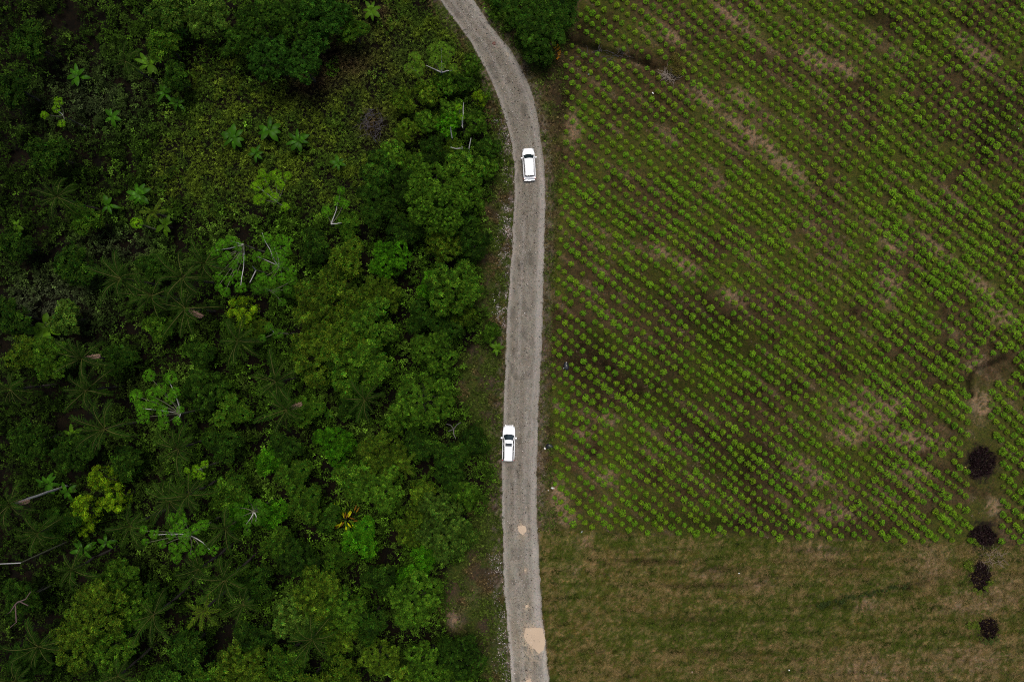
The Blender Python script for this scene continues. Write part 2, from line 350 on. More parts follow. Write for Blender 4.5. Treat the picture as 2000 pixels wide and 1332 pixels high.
# -- crowns: lumpy shells of leafy twigs round clump centres
def crown_mesh(name, R, clumps, lsize, nl=5, dens=15, flat=.62, crad=.30, width=.4, hole=.12):
    C = []
    tries = 0
    while len(C) < clumps and tries < 4000:
        tries += 1
        r = R*math.sqrt(random.random())*.86; a = random.uniform(0, 2*PI)
        p = Vector((r*math.cos(a)*random.uniform(.9, 1.1), r*math.sin(a), 0))
        p.z = flat*R*(math.sqrt(max(0, 1-(r/R)**2))-.35)+random.uniform(-.13, .10)*R
        rad = R*crad*random.uniform(.65, 1.25)
        if all((p-q[0]).length > .62*(rad+q[1])*.85 for q in C): C.append((p, rad))
    P = []; N = []; G = []; TN = []
    for gi, (c, rad) in enumerate(C):
        sub = .34 if lsize > .26 else .27                     # leafy twig tips, each a tuft of its own
        ns = int(2*PI*rad*rad/(sub*sub)*.42)+4; d = rndunit(ns); d[:, 2] = np.abs(d[:, 2])-.2; d = norm(d)
        q = rad*(rng.uniform(.72, 1.08, (ns, 1))+.25*(fbm(d[:, 0]*2.2+gi*7, d[:, 1]*2.2+d[:, 2]*2, gi, 2)[:, None]-.5))
        sc_ = np.array(c)+d*q*np.array([1, 1, .8]); k = max(3, int(dens*.28)); n = ns*k; bi = np.repeat(np.arange(ns), k)
        e = rndunit(n); e[:, 2] = np.abs(e[:, 2]); P.append(sc_[bi]+e*sub*rng.uniform(.3, 1, (n, 1)))
        N.append(norm(d[bi]*.6+e*.7+np.array([0, 0, .4])+rng.normal(0, .2, (n, 3)))); G.append(np.full(n, gi)); TN.append(np.clip(rng.lognormal(-.05, .42, ns), .35, 2.4)[bi])
    # darker filling twigs deeper inside the crown
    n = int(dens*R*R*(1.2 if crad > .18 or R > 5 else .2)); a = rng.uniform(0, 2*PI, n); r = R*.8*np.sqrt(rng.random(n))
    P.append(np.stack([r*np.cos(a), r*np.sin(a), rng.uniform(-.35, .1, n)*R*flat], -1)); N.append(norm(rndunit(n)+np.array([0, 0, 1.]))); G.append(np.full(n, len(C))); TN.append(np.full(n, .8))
    P = np.concatenate(P); N = np.concatenate(N); G = np.concatenate(G); TN = np.concatenate(TN)
    V, F, si = stars(P, N, lsize*rng.uniform(.7, 1.2, len(P)), nl, width=width)
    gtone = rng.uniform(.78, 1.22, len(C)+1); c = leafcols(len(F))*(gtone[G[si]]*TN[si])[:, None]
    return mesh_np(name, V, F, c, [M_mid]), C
def wood_mesh(name, C, height, r0, R):
    """trunk and, apart, limbs reaching to the clumps; the crown's origin sits at z=height"""
    lean = Vector((random.uniform(-.5, .5), random.uniform(-.5, .5), 0))
    fork = Vector((lean.x, lean.y, height-R*.55))
    tr = tube(bend((0, 0, -.3), fork, 5, .08), [r0*(1.25-.09*i) for i in range(6)], 8)
    parts = []
    for c, rad in C[:16]:
        e = Vector((c.x*.9, c.y*.9, height+c.z*.8)); parts.append(tube(bend(fork, e, 4, .2), [r0*.5, r0*.38, r0*.26, r0*.16, r0*.07], 5))
    return mesh_np(name+'_trunk', *tr, mats=[M_bark], smooth=True), mesh_np(name+'_limbs', *join(parts), mats=[M_bark], smooth=True)

HT = {'small': 4.5, 'medium': 8.0, 'large': 11.0}; RAD = {'small': 2.0, 'medium': 3.8, 'large': 7.0}
TREES = {}
spec = [('small', 'star', 7, .30, 5, 24, .42, .40), ('small', 'fine', 9, .20, 5, 26, .38, .42), ('small', 'star', 6, .34, 6, 20, .45, .34), ('small', 'fine', 8, .22, 4, 26, .40, .48),
        ('medium', 'star', 15, .34, 5, 20, .30, .38), ('medium', 'fine', 20, .20, 5, 26, .25, .44), ('medium', 'star', 12, .38, 6, 16, .32, .33), ('medium', 'fine', 17, .22, 4, 26, .27, .5), ('medium', 'star', 18, .30, 5, 22, .26, .4),
        ('large', 'star', 34, .38, 5, 12, .20, .36), ('large', 'star', 28, .35, 5, 12, .22, .36), ('large', 'fine', 38, .24, 5, 15, .19, .44)]
spec += [('small', 'open', 12, .20, 5, 30, .20, .42), ('medium', 'open', 26, .22, 5, 30, .15, .42), ('medium', 'open', 22, .24, 5, 26, .17, .42), ('small', 'open', 10, .22, 5, 30, .22, .42)]
for i, (sz, st, nc, ls, nl, dn, cr, wd) in enumerate(spec):
    nm = f'{sz}_{st}_crown'; m, C = crown_mesh(nm, RAD[sz], nc, ls, nl, dn, .62 if sz != 'small' else .75, cr, wd)
    t, lm = wood_mesh(nm, C, HT[sz], {'small': .12, 'medium': .22, 'large': .38}[sz], RAD[sz])
    TREES.setdefault((sz, st), []).append((m, t, lm))

# -- where a thing stands, told by what can be found in the picture
NUM = ['no', 'one', 'two', 'three', 'four', 'five', 'six', 'seven', 'eight', 'nine', 'ten', 'eleven', 'twelve', 'thirteen', 'fourteen', 'fifteen', 'sixteen', 'seventeen', 'eighteen', 'nineteen', 'twenty']
MARKS = [('the upper car', 1033, 320), ('the lower car', 993, 865), ('the big puddle', 1045, 1250), ("the road's top end", 895, 0), ("photo's top left corner", 0, 0), ("photo's bottom left corner", 0, 1332)]
USED = {}
def where(px, py):
    best = min(MARKS, key=lambda m: math.hypot(px-m[1], py-m[2])*(1.0 if 'car' in m[0] else 1.15)); dx = (px-best[1])/62; dy = (py-best[2])/62
    a, b = min(20, round(abs(dx))), min(20, round(abs(dy))); hx = 'left' if dx < 0 else 'right'; hy = 'above' if dy < 0 else 'below'
    if a and b: s = f'{NUM[a]} car lengths {hx}, {NUM[b]} {hy} {best[0]}'
    elif a: s = f'{NUM[a]} car lengths {hx} of {best[0]}'
    elif b: s = f'{NUM[b]} car lengths {hy} {best[0]}'
    else: s = f'right beside {best[0]}'
    return s.replace('one car lengths', 'one car length')
def lab(look, px, py):
    s = f'{look} {where(px, py)}'
    for alt in ('slightly taller ', 'slightly lower ', 'somewhat fuller ', 'somewhat thinner '):
        if s not in USED: break
        s = f'{alt}{look} {where(px, py)}'
    USED[s] = 1
    return s

def tree(px, py, rpx, style, mat, look, name='broadleaf_tree', stretch=1.0, rz=None, label=None, hmul=1.0):
    R = rpx/PPM; sz = 'small' if R < 2.7 else 'medium' if R < 5.2 else 'large'
    if sz == 'large' and (sz, style) not in TREES: style = 'star'
    m, t, lm = random.choice(TREES[(sz, style)]); s = R/RAD[sz]
    h = HT[sz]*s*hmul; s = s*(1-h/H)
    x, y = W(px, py, h)
    gz = 0
    o = empty(name, (x, y, gz), rz if rz is not None else random.uniform(0, 2*PI))
    sc = Vector((s*stretch, s/stretch, s*hmul)); o.scale = sc
    c = link('crown', m, o, (0, 0, HT[sz]), mat); link('trunk', t, o); link('limbs', lm, o)
    tag(o, label or lab(look, px, py), 'tree' if R > 1.3 else 'shrub', 'broadleaf trees of the forest')
    return o

# ------------------------------------------------------------------ broadleaf trees one can tell apart (px, py, radius px, style, material, look)
D, M_, O, B, L_, G_, U_ = M_dark, M_mid, M_olive, M_bright, M_lime, M_grey, M_blue
T = [
 (857, 388, 70, 'fine', M_, 'broad domed dark green tree'), (800, 372, 38, 'fine', D, 'rounded dark green tree'), (918, 378, 34, 'fine', M_, 'rounded green tree at forest edge'), (885, 425, 40, 'fine', D, 'dark flat crowned tree'),
 (735, 402, 40, 'star', D, 'dark leafy tree'), (762, 508, 38, 'fine', B, 'vivid green rounded tree'), (680, 505, 34, 'star', O, 'yellowish green tree'), (885, 563, 52, 'star', M_, 'wide green tree'), (842, 560, 26, 'star', B, 'bright green tree'),
 (870, 480, 34, 'fine', O, 'olive tree'), (922, 468, 34, 'fine', D, 'dark tree at forest edge'), (910, 330, 36, 'fine', M_, 'green bushy tree'), (742, 335, 36, 'fine', D, 'dark domed tree'), (770, 300, 26, 'fine', M_, 'small domed green tree'),
 (640, 590, 66, 'star', O, 'large yellowish green tree'), (712, 640, 62, 'star', M_, 'large leafy green tree'), (620, 690, 58, 'star', O, 'large olive green tree'), (700, 715, 58, 'star', M_, 'large clumpy green tree'), (740, 580, 40, 'star', O, 'yellow tinged tree'), (668, 655, 60, 'star', O, 'central hump of the largest crown'),
 (845, 690, 42, 'fine', M_, 'upright green tree'), (822, 782, 60, 'fine', M_, 'big rounded green tree'), (860, 745, 30, 'fine', D, 'dark tree behind clearing'), (790, 810, 34, 'fine', M_, 'green tree'),
 (655, 868, 40, 'star', B, 'bright leafy tree'), (745, 895, 48, 'star', O, 'olive green tree'), (745, 945, 50, 'fine', M_, 'rounded green tree'), (690, 935, 36, 'star', M_, 'green tree'), (910, 968, 27, 'fine', M_, 'small round tree near road'), (852, 1000, 38, 'star', G_, 'greyish green tree'), (825, 965, 26, 'star', O, 'small olive tree'),
 (812, 1175, 51, 'fine', M_, 'smooth round crowned tree'), (805, 1125, 28, 'star', B, 'vivid green tree'), (832, 1085, 28, 'star', B, 'vivid light green tree'), (870, 1040, 52, 'fine', G_, 'mottled grey green tree'), (810, 1030, 38, 'star', O, 'olive tree'), (905, 1050, 28, 'star', G_, 'grey green tree near road'),
 (706, 1050, 36, 'star', B, 'light green tree'), (660, 1085, 30, 'star', M_, 'green tree'), (580, 1090, 40, 'star', D, 'dark green tree'), (545, 1060, 30, 'star', M_, 'green tree'),
 (620, 1160, 48, 'star', O, 'yellow green tree'), (580, 1205, 46, 'star', G_, 'greyish domed tree'), (665, 1190, 44, 'star', M_, 'green tree'), (655, 1235, 40, 'star', O, 'olive tree'), (725, 1215, 34, 'star', D, 'dark tree'), (738, 1282, 40, 'fine', O, 'yellowish green tree'), (670, 1315, 36, 'star', O, 'yellow green tree'),
 (900, 1285, 44, 'fine', D, 'dark green tree'), (835, 1300, 42, 'fine', M_, 'green tree'), (790, 1335, 36, 'fine', O, 'olive tree'), (890, 1335, 40, 'fine', M_, 'green tree'), (560, 1290, 36, 'star', M_, 'green tree'), (605, 1340, 36, 'star', O, 'olive tree'),
 (232, 1135, 42, 'star', M_, 'green tree'), (190, 1195, 56, 'star', O, 'large olive green tree'), (150, 1255, 52, 'star', O, 'large mossy green tree'), (255, 1190, 40, 'star', M_, 'green tree'), (215, 1270, 44, 'star', M_, 'green tree'), (300, 1165, 28, 'star', D, 'dark tree'),
 (470, 1300, 46, 'star', O, 'yellow green tree'), (415, 1325, 36, 'star', M_, 'green tree'), (500, 1245, 36, 'star', D, 'dark tree'), (520, 1330, 30, 'star', O, 'olive tree'),
 (208, 938, 34, 'open', L_, 'bright yellow green tree'), (172, 1000, 34, 'open', L_, 'lime yellow tree'), (228, 975, 32, 'open', L_, 'yellowish lime tree'), (165, 1030, 18, 'open', L_, 'small lime tree'),
 (478, 605, 34, 'open', L_, 'lime tinged tree'), (500, 640, 26, 'star', O, 'olive tree'), (530, 900, 28, 'star', B, 'bright sprouting tree'), (575, 930, 34, 'star', M_, 'green tree'), (560, 875, 30, 'star', D, 'dark tree'), (450, 960, 34, 'star', M_, 'green tree'), (600, 985, 34, 'star', M_, 'leafy green tree'), (535, 1000, 28, 'star', B, 'bright tree'), (475, 1000, 30, 'star', B, 'bright tree'),
 (530, 112, 46, 'fine', U_, 'dusky domed tree'), (590, 125, 42, 'fine', U_, 'dusky green tree'), (505, 45, 42, 'fine', D, 'dark domed tree'), (565, 40, 40, 'fine', D, 'dark tree'), (635, 25, 44, 'star', U_, 'dusky bluish green tree'), (460, 85, 32, 'fine', D, 'dark tree'), (690, 60, 26, 'star', M_, 'small tree'), (620, 70, 30, 'star', U_, 'bluish tree'), (405, 30, 40, 'star', G_, 'greyish tree'), (330, 30, 34, 'star', G_, 'faint grey green tree'),
 (922, 128, 19, 'fine', M_, 'small round tree'), (868, 165, 24, 'fine', M_, 'small green tree'), (835, 180, 24, 'fine', O, 'small olive tree'), (880, 215, 24, 'fine', M_, 'small green tree'), (938, 195, 17, 'open', L_, 'small yellow green tree'), (925, 245, 26, 'fine', M_, 'green tree by roadside'), (875, 245, 24, 'fine', B, 'bright green tree'), (835, 240, 22, 'fine', M_, 'small green tree'), (850, 290, 28, 'fine', D, 'dark tree'), (800, 255, 22, 'fine', O, 'small olive tree'), (812, 330, 26, 'fine', M_, 'green tree'), (955, 292, 22, 'fine', D, 'small dark tree'), (885, 290, 20, 'star', O, 'small yellowish tree'), (950, 330, 22, 'fine', M_, 'small green tree'), (905, 165, 18, 'star', D, 'small dark tree'), (790, 200, 22, 'star', O, 'small olive tree'),
 (345, 150, 26, 'star', D, 'dark tree'), (320, 90, 30, 'star', M_, 'green tree'), (60, 85, 34, 'star', D, 'dark tree'), (30, 175, 34, 'star', D, 'dark leafy tree'), (100, 300, 34, 'star', D, 'dark tree'), (310, 640, 26, 'star', M_, 'green tree'), (95, 700, 40, 'star', M_, 'leafy green tree'), (55, 690, 34, 'star', O, 'olive tree'), (140, 880, 40, 'star', D, 'dark tree'), (60, 860, 40, 'star', D, 'dark spreading tree'), (235, 700, 30, 'star', D, 'dark tree'), (400, 760, 40, 'star', D, 'dark tree'), (455, 800, 34, 'star', M_, 'green tree'), (440, 870, 34, 'star', D, 'dark tree'), (250, 905, 30, 'star', D, 'dark tree'), (390, 690, 26, 'star', D, 'dark tree'), (600, 800, 30, 'star', M_, 'green tree'), (690, 795, 28, 'star', D, 'dark tree'), (25, 620, 34, 'star', D, 'dark tree'), (150, 520, 36, 'star', D, 'dark tree'), (130, 620, 30, 'star', G_, 'greyish tree'), (30, 480, 30, 'star', D, 'dark tree'), (170, 430, 30, 'star', M_, 'green tree'), (560, 560, 24, 'star', M_, 'green tree'), (615, 480, 30, 'star', D, 'dark tree'), (820, 870, 30, 'star', D, 'dark tree'), (880, 890, 30, 'star', D, 'dark tree near road'), (870, 650, 30, 'star', D, 'dark tree'), (905, 610, 26, 'star', O, 'olive tree by clearing'), (825, 620, 30, 'star', D, 'dark tree'), (790, 450, 30, 'star', D, 'dark tree'), (680, 440, 26, 'star', M_, 'green tree'), (960, 650, 18, 'star', M_, 'small roadside tree'), (930, 860, 26, 'star', D, 'dark bushy tree'), (880, 935, 26, 'star', D, 'dark bushy tree'), (300, 520, 26, 'star', D, 'dark tree'), (370, 1270, 36, 'star', D, 'dark tree'), (60, 1290, 40, 'star', D, 'dark tree'), (330, 1330, 36, 'star', D, 'dark tree'), (740, 1130, 30, 'star', D, 'dark tree'), (640, 1010, 26, 'star', D, 'dark tree'), (500, 1140, 36, 'star', D, 'dark tree'), (40, 1170, 40, 'star', D, 'dark tree'), (120, 1020, 34, 'star', D, 'dark tree'),
]
for px, py, r, st, mt, look in T: tree(px, py, r, st, mt, look)
for px, py, r, st, mt, lb in [(1022, 26, 42, 'star', D, 'large dark tree at the top, right against the road'), (1060, 50, 48, 'star', D, 'dark green tree at the top between the road and the crops'), (1050, 100, 30, 'star', D, 'dark tree by the road nearest the outer side of the bend'), (975, -8, 18, 'star', U_, 'dark tree leaning over the right road edge at the very top'), (1098, 18, 36, 'star', D, 'dusky tree touching the top left corner of the crop field')]:
    tree(px, py, r, st, mt, '', label=lb, hmul=.62)['group'] = 'trees right of the road'

# ------------------------------------------------------------------ palms
def frond_mesh(name, L, arch, n=26, wid=.9):
    pts = []
    for i in range(9):
        t = i/8; pts.append((L*t*(1-.12*t*t), 0, L*(.34*t-arch*t*t*t)))
    Vr, Fr = tube(pts, [.040*(1-.75*i/8)+.010 for i in range(9)], 4)
    V = [Vr]; Fs = [Fr]; o = len(Vr); q = []; f = []
    for k in range(n):
        t = .10+.88*k/(n-1); x = L*t*(1-.12*t*t); z = L*(.34*t-arch*t*t*t)
        for s in (-1, 1):
            ll = wid*math.sin(PI*(.12+.80*t))**.6*random.uniform(.6, 1.15); a = math.radians(60-24*t+random.uniform(-12, 12))
            d = Vector((math.cos(a), s*math.sin(a), -.30-.25*random.random())); e = Vector((-math.sin(a), s*math.cos(a), 0))*(.036+.026*random.random())
            b = Vector((x, 0, z)); m = b+d*ll*.5+Vector((0, 0, .07*ll)); tip = b+d*ll+Vector((0, 0, -.12*ll))
            j = o+len(q); q += [tuple(b), tuple(m-e), tuple(tip), tuple(m+e)]; f.append((j, j+1, j+2, j+3))
    Vq = np.concatenate([Vr, np.array(q)]); Fq = np.concatenate([Fr, np.array(f)])
    c = leafcols(len(Fq), .25, .15); mi = np.r_[np.ones(len(Fr), int), np.zeros(len(f), int)]
    return mesh_np(name, Vq, Fq, c, [M_palm, M_rachis], mi)
FRONDS = [frond_mesh('frond', 5.0, a, n, w) for a, n, w in ((.35, 30, 1.0), (.5, 28, .9), (.62, 30, .95), (.25, 28, .85))]
PALM_TR = {}
def palm(px, py, rpx, mat, look, dead=None, nf=13, h=9.5, trunk_mat=None, label=None):
    x, y = W(px, py, h); o = empty('palm_tree', (x, y, 0), random.uniform(0, 2*PI)); s = rpx/PPM/5.0*(1-h/H)*1.12
    key = (round(h), trunk_mat is not None)
    if key not in PALM_TR:
        PALM_TR[key] = mesh_np('palm_trunk', *tube(bend((0, 0, -.3), (0, 0, h), 7, .03), [.24, .2, .17, .16, .15, .15, .16, .12], 8), mats=[trunk_mat or M_bark], smooth=True)
    link('trunk', PALM_TR[key], o)
    for i in range(nf):
        f = link('frond', random.choice(FRONDS), o, (0, 0, h), mat)
        f.rotation_euler = (random.uniform(-.15, .15), -random.choice([.75, .5, .25, 0, -.25, -.45])+random.uniform(-.12, .12), 2*PI*i/nf*1.0+random.uniform(-.3, .3)); k = s*random.uniform(.62, 1.15); f.scale = (k, k, k)
    for i in range(3):
        f = link('spear_leaf', random.choice(FRONDS), o, (0, 0, h), mat); f.rotation_euler = (0, -1.0+random.uniform(-.2, .2), random.uniform(0, 2*PI)); f.scale = (s*.5,)*3
    if dead:
        f = link('dead_frond', FRONDS[1], o, (0, 0, h-.3), M_dead); f.rotation_euler = (.2, .5, dead-o.rotation_euler.z); f.scale = (s*.55, s*.8, s*.55); f['label'] = 'withered pinkish brown frond'
    tag(o, label or lab(look, px, py), 'palm tree', 'palms of the forest')
    return o
for i, a in enumerate([(237, 545, 58, 'dark palm'), (297, 578, 66, 'big dark palm'), (362, 602, 62, 'dark palm with pale withered frond'), (357, 542, 58, 'dark palm'), (400, 515, 50, 'dark palm'), (160, 700, 52, 'dark palm with pinkish frond'), (168, 762, 56, 'dark palm'), (205, 838, 56, 'thin leaved palm'), (348, 876, 58, 'dark palm'), (330, 978, 55, 'dark palm'), (368, 966, 48, 'palm with folded young fronds'), (540, 745, 58, 'long fronded palm'), (560, 800, 55, 'palm with pale withered frond'), (712, 780, 46, 'dark star shaped palm'),
        (610, 1248, 52, 'dark green palm'), (300, 1200, 56, 'palm'), (440, 1132, 56, 'palm'), (75, 1262, 58, 'palm'), (140, 1112, 50, 'palm'), (255, 1028, 46, 'palm'), (440, 1032, 46, 'dark palm'), (112, 385, 52, 'faint dark palm'), (465, 665, 52, 'dark palm'), (75, 1040, 44, 'dark palm'), (390, 1110, 44, 'dark palm'), (30, 1330, 50, 'dark palm'), (245, 120, 34, 'small faint palm'), (20, 760, 52, 'dark palm'), (230, 1320, 44, 'dark palm'), (475, 1180, 44, 'palm')]):
    palm(a[0], a[1], a[2], M_palm, a[3], dead={2: -.6, 5: .2, 12: .4}.get(i), nf=random.choice([11, 12, 13, 14]), h=random.choice([9, 10, 11]))
palm(790, 905, 36, M_palm2, '', label='light green palm standing left of the lower car', h=7, nf=11)
palm(400, 1190, 40, M_palm2, 'lighter green drooping palm', h=8, nf=9)
palm(300, 415, 30, M_palm2, 'small light green palm', h=6, nf=9)
for px, py, r, h in ((20, 985, 52, 12), ):
    palm(px, py, r, M_palm, '', h=h, trunk_mat=M_pale, dead=.1, label='palm at the left edge with a white trunk and reddish withered frond')

# ------------------------------------------------------------------ umbrella trees: pale candelabra limbs carrying round leaf rosettes
def rosette_mesh(name, R, nleaf=9, lobes=8):
    a = rng.uniform(0, .5)+np.arange(nleaf)*2*PI/nleaf; a = a+rng.normal(0, .1, nleaf); rad = R*rng.uniform(.55, .78, nleaf)
    P = np.stack([rad*np.cos(a), rad*np.sin(a), -rad*.30+rng.normal(0, .05, nleaf)], -1); P = np.concatenate([P, [[0, 0, .1], [.22*R, .1, .08], [-.15*R, -.2*R, .08]]])
    N = norm(np.concatenate([np.stack([np.cos(a)*.75, np.sin(a)*.75, np.ones(nleaf)], -1), [[0, 0, 1.], [.2, .1, 1], [-.1, -.2, 1]]]))
    V, F, si = stars(P, N, R*.36, lobes, width=.30, lift=.0, droop=.34, off=.02, jit=.06)
    c = leafcols(len(F), .16, .12, LEAF*1.25)*rng.uniform(.75, 1.25, len(P))[si][:, None]
    pets = [tube([(0, 0, -.05), tuple(p*.95)], [.02, .012], 3) for p in P[:nleaf]]; Vp, Fp = join(pets)
    Vn = np.concatenate([V, Vp]); Fn = np.concatenate([F, Fp+len(V)]); c = np.concatenate([c, np.tile([[.08, .08, .03]], (len(Fp), 1))])
    return mesh_np(name, Vn, Fn, c, [M_cec])
ROS = [rosette_mesh('leaf_rosette', 1.0, n, l) for n, l in ((9, 8), (8, 9), (10, 8), (7, 9))]
def umbrella_tree(pts, look, h=11, mat=None, base=None, label=None, r=11, bare=None, stretch_r=0):
    """pts: rosette centres seen in the photo; base: where the limbs fork"""
    mat = mat or M_cec
    cx = sum(p[0] for p in pts)/len(pts); cy = sum(p[1] for p in pts)/len(pts)
    bx, by = base or (cx+(1000-cx)*.02, cy+(666-cy)*.02)
    fh = h-2.2; ox, oy = W(bx, by, fh); o = empty('umbrella_tree', (ox, oy, 0))
    link('trunk', mesh_np('pale_trunk', *tube(bend((0, 0, -.3), (0, 0, fh), 5, .02), [.17, .15, .14, .13, .12, .11], 7), mats=[M_gbark], smooth=True), o)
    limbs = []; pale = []
    for i, p in enumerate(pts):
        hh = h+random.uniform(-.9, .5); x, y = W(p[0], p[1], hh); e = Vector((x-ox, y-oy, hh)); f = Vector((0, 0, fh))
        mid = f.lerp(e, .55)+Vector((0, 0, -.5)); limbs.append(tube([f, f.lerp(mid, .5)+Vector((0, 0, -.15)), mid, e.lerp(mid, .4)+Vector((0, 0, .1)), e], [.08, .07, .055, .04, .03], 5))
        R = 1.12*(p[2] if len(p) > 2 else r*random.uniform(.85, 1.2))/PPM*(1-hh/H)
        q = link('leaf_rosette', random.choice(ROS), o, tuple(e), mat); q.rotation_euler = (random.uniform(-.25, .25), random.uniform(-.25, .25), random.uniform(0, 6.28)); q.scale = (R, R, R)
    for p in (bare or []):
        x, y = W(p[0], p[1], h-1.2); pale.append(tube(bend((0, 0, fh), (x-ox, y-oy, h-1.2), 4, .12), [.09, .08, .06, .05, .02], 5))
    pale += limbs[1::6]; limbs = [q for i, q in enumerate(limbs) if i % 6 != 1]
    if pale: link('pale_limbs', mesh_np('pale_limbs', *join(pale), mats=[M_pale], smooth=True), o)
    if limbs: link('limbs', mesh_np('green_limbs', *join(limbs), mats=[M_gbark], smooth=True), o)
    tag(o, label or lab(look, cx, cy), 'tree', 'umbrella trees with leaf rosettes')
M_cecl = foliage('young_umbrella_leaves', (2.6, 2.9, .6), trans=.35, vary=.15)
M_cecd = foliage('mid_green_umbrella_leaves', (.8, 1.15, .6), trans=.25, vary=.15)  # mid green leaf tint for the duller umbrella trees
M_papaya = foliage('greyish_umbrella_leaves', (1.6, 1.6, 1.2), trans=.25, vary=.1)
umbrella_tree([(515, 350, 14), (500, 362), (535, 340), (560, 343), (520, 375), (510, 338), (505, 388), (537, 385), (556, 405), (545, 360)], '', mat=M_cecl, base=(541, 395), label='yellow green umbrella tree with white forking limbs left of the upper car', h=9)
umbrella_tree([(666, 373, 9), (660, 392), (635, 413, 12), (672, 398)], '', h=8, mat=M_cec, base=(647, 438), bare=[(658, 408), (667, 436)], label='thin umbrella tree showing a white Y of bare limbs')
umbrella_tree([(430, 478), (447, 470), (462, 482), (440, 500), (455, 517), (430, 512), (470, 505), (418, 490), (425, 540), (445, 548), (462, 538), (440, 570), (425, 562), (470, 560)], 'leafy green umbrella tree', r=12, base=(476, 478))
umbrella_tree([(520, 465), (535, 480), (548, 470), (524, 495), (545, 500), (560, 490), (517, 520), (538, 523), (555, 515), (568, 530), (510, 545), (528, 548), (550, 545), (500, 500), (560, 470)], 'large umbrella tree with white curved limbs', r=12, base=(545, 520), bare=[(512, 455), (530, 500)])
umbrella_tree([(498, 565), (515, 562), (540, 572), (560, 565), (550, 590), (572, 548)], 'green umbrella tree with slanting white trunk', r=11, base=(528, 568), mat=M_cecd)
umbrella_tree([(290, 733, 14), (328, 738, 15), (310, 760, 15), (263, 772, 15), (292, 770, 13), (340, 765, 12), (331, 778, 12), (275, 797, 15), (300, 790, 13), (278, 815, 15), (313, 805, 16), (352, 800, 9), (317, 829, 13), (342, 822, 11)], '', base=(352, 808), label='large bright umbrella tree with round rosettes and one white forked limb', h=12)
umbrella_tree([(398, 907, 9), (380, 918, 12), (390, 930, 10), (364, 920, 7), (372, 930, 9)], 'small vivid umbrella tree', h=10, mat=M_cecl)
umbrella_tree([(279, 1036, 9), (297, 1044, 11), (282, 1060, 9), (313, 1065, 10), (335, 1015, 12), (350, 1005, 12), (345, 1030, 13), (330, 1045, 12), (360, 1045, 13), (380, 1033, 13), (397, 1026, 12), (358, 1067, 13), (392, 1073, 13), (412, 1075, 13), (372, 1085, 9), (342, 1090, 13), (335, 1070, 11), (355, 1018, 11)], '', label='sprawling bright umbrella tree with many round rosettes near the bottom left', h=12, base=(370, 1045))
umbrella_tree([(465, 1012, 11), (480, 1025, 10), (460, 990, 9), (500, 985, 13), (512, 1003, 13), (482, 975, 12), (482, 1040, 9), (500, 1020, 10)], 'green umbrella tree', mat=M_cecd)
umbrella_tree([(263, 435, 13)], '', h=7, mat=M_cecl, label='single yellow lime rosette on a thin stem amid dark leaves')
umbrella_tree([(808, 112, 15), (800, 130, 13), (818, 128, 13), (815, 142, 11)], '', h=7, mat=M_papaya, label='spiky pale green umbrella tree left of the road bend')
umbrella_tree([(845, 95, 12), (862, 90, 13), (880, 98, 12), (852, 110, 13), (870, 112, 12), (845, 118, 10), (885, 132, 10), (862, 128, 9)], '', h=8, mat=M_papaya, base=(862, 142), bare=[(832, 128), (885, 137)], label='broad pale green umbrella tree with a white trunk beside the road bend')
umbrella_tree([(112, 195, 10), (106, 212, 10), (118, 240, 9), (86, 224, 8)], '', h=8, mat=M_cecl, label='bright yellow green sprigs of a thin tree near the top left')
umbrella_tree([(540, 650, 12), (525, 640, 10), (510, 662, 10)], 'dull green umbrella tree', mat=M_cecd)
umbrella_tree([(895, 208, 8), (902, 228, 8)], '', h=8, mat=M_cecl, base=(903, 245), bare=[(906, 200), (903, 250)], label='spindly young tree with a small yellow tuft left of the upper car')
M_twigp = plain('pinkish_twigs', (.10, .06, .055), .9, noise=.3)
# bare white stems
def bare_tree(segs, label, h=7, mat=None):
    x0, y0 = W(*segs[0][0], h-2); o = empty('bare_tree', (x0, y0, 0)); parts = []
    for s in segs:
        P = []
        for i, p in enumerate(s):
            hh = h-2+2*i/max(1, len(s)-1); x, y = W(p[0], p[1], hh); P.append(Vector((x-x0, y-y0, hh)))
        parts.append(tube(P, [.085-.05*i/len(P) for i in range(len(P))], 5))
    link('limbs', mesh_np('bare_limbs', *join(parts), mats=[mat or M_pale], smooth=True), o)
    link('trunk', mesh_np('bare_trunk', *tube([(0, 0, -.2), (0, 0, h-2)], [.12, .09], 6), mats=[M_gbark], smooth=True), o)
    tag(o, label, 'bare tree', 'leafless white stemmed trees')
bare_tree([[(911, 308), (906, 298), (902, 286)], [(902, 290), (890, 291), (880, 288)]], 'leafless white forked stem in the trees left of the upper car')
bare_tree([[(916, 305), (916, 290), (920, 270)]], 'single upright bare white stem just right of the white forked stem')
bare_tree([[(883, 270), (881, 258), (880, 248)]], 'short thin bare white stem above the white forked stem')
bare_tree([[(500, 528), (488, 552), (550, 526)][:2], [(500, 528), (493, 520)]], 'short bare white limb beside the curved limbed umbrella tree')
bare_tree([[(886, 838), (880, 830), (872, 828)], [(886, 838), (893, 829), (900, 825)], [(886, 838), (886, 848), (890, 856)], [(886, 838), (876, 842)]], 'small grey leafless branching tree left of the lower car', 5, plain('grey_twigs', (.13, .12, .11), .9, noise=.3))
bare_tree([[(40, 1099), (20, 1100), (-4, 1101)]], 'bare white trunk poking in at the lower left edge', 12)
bare_tree([[(30, 1180), (35, 1175), (50, 1170), (60, 1155)], [(30, 1180), (20, 1195), (12, 1200)], [(40, 1175), (55, 1182)], [(30, 1180), (32, 1215), (20, 1225)]], 'pinkish bare twiggy tree near the bottom left corner', 11, M_twigp)
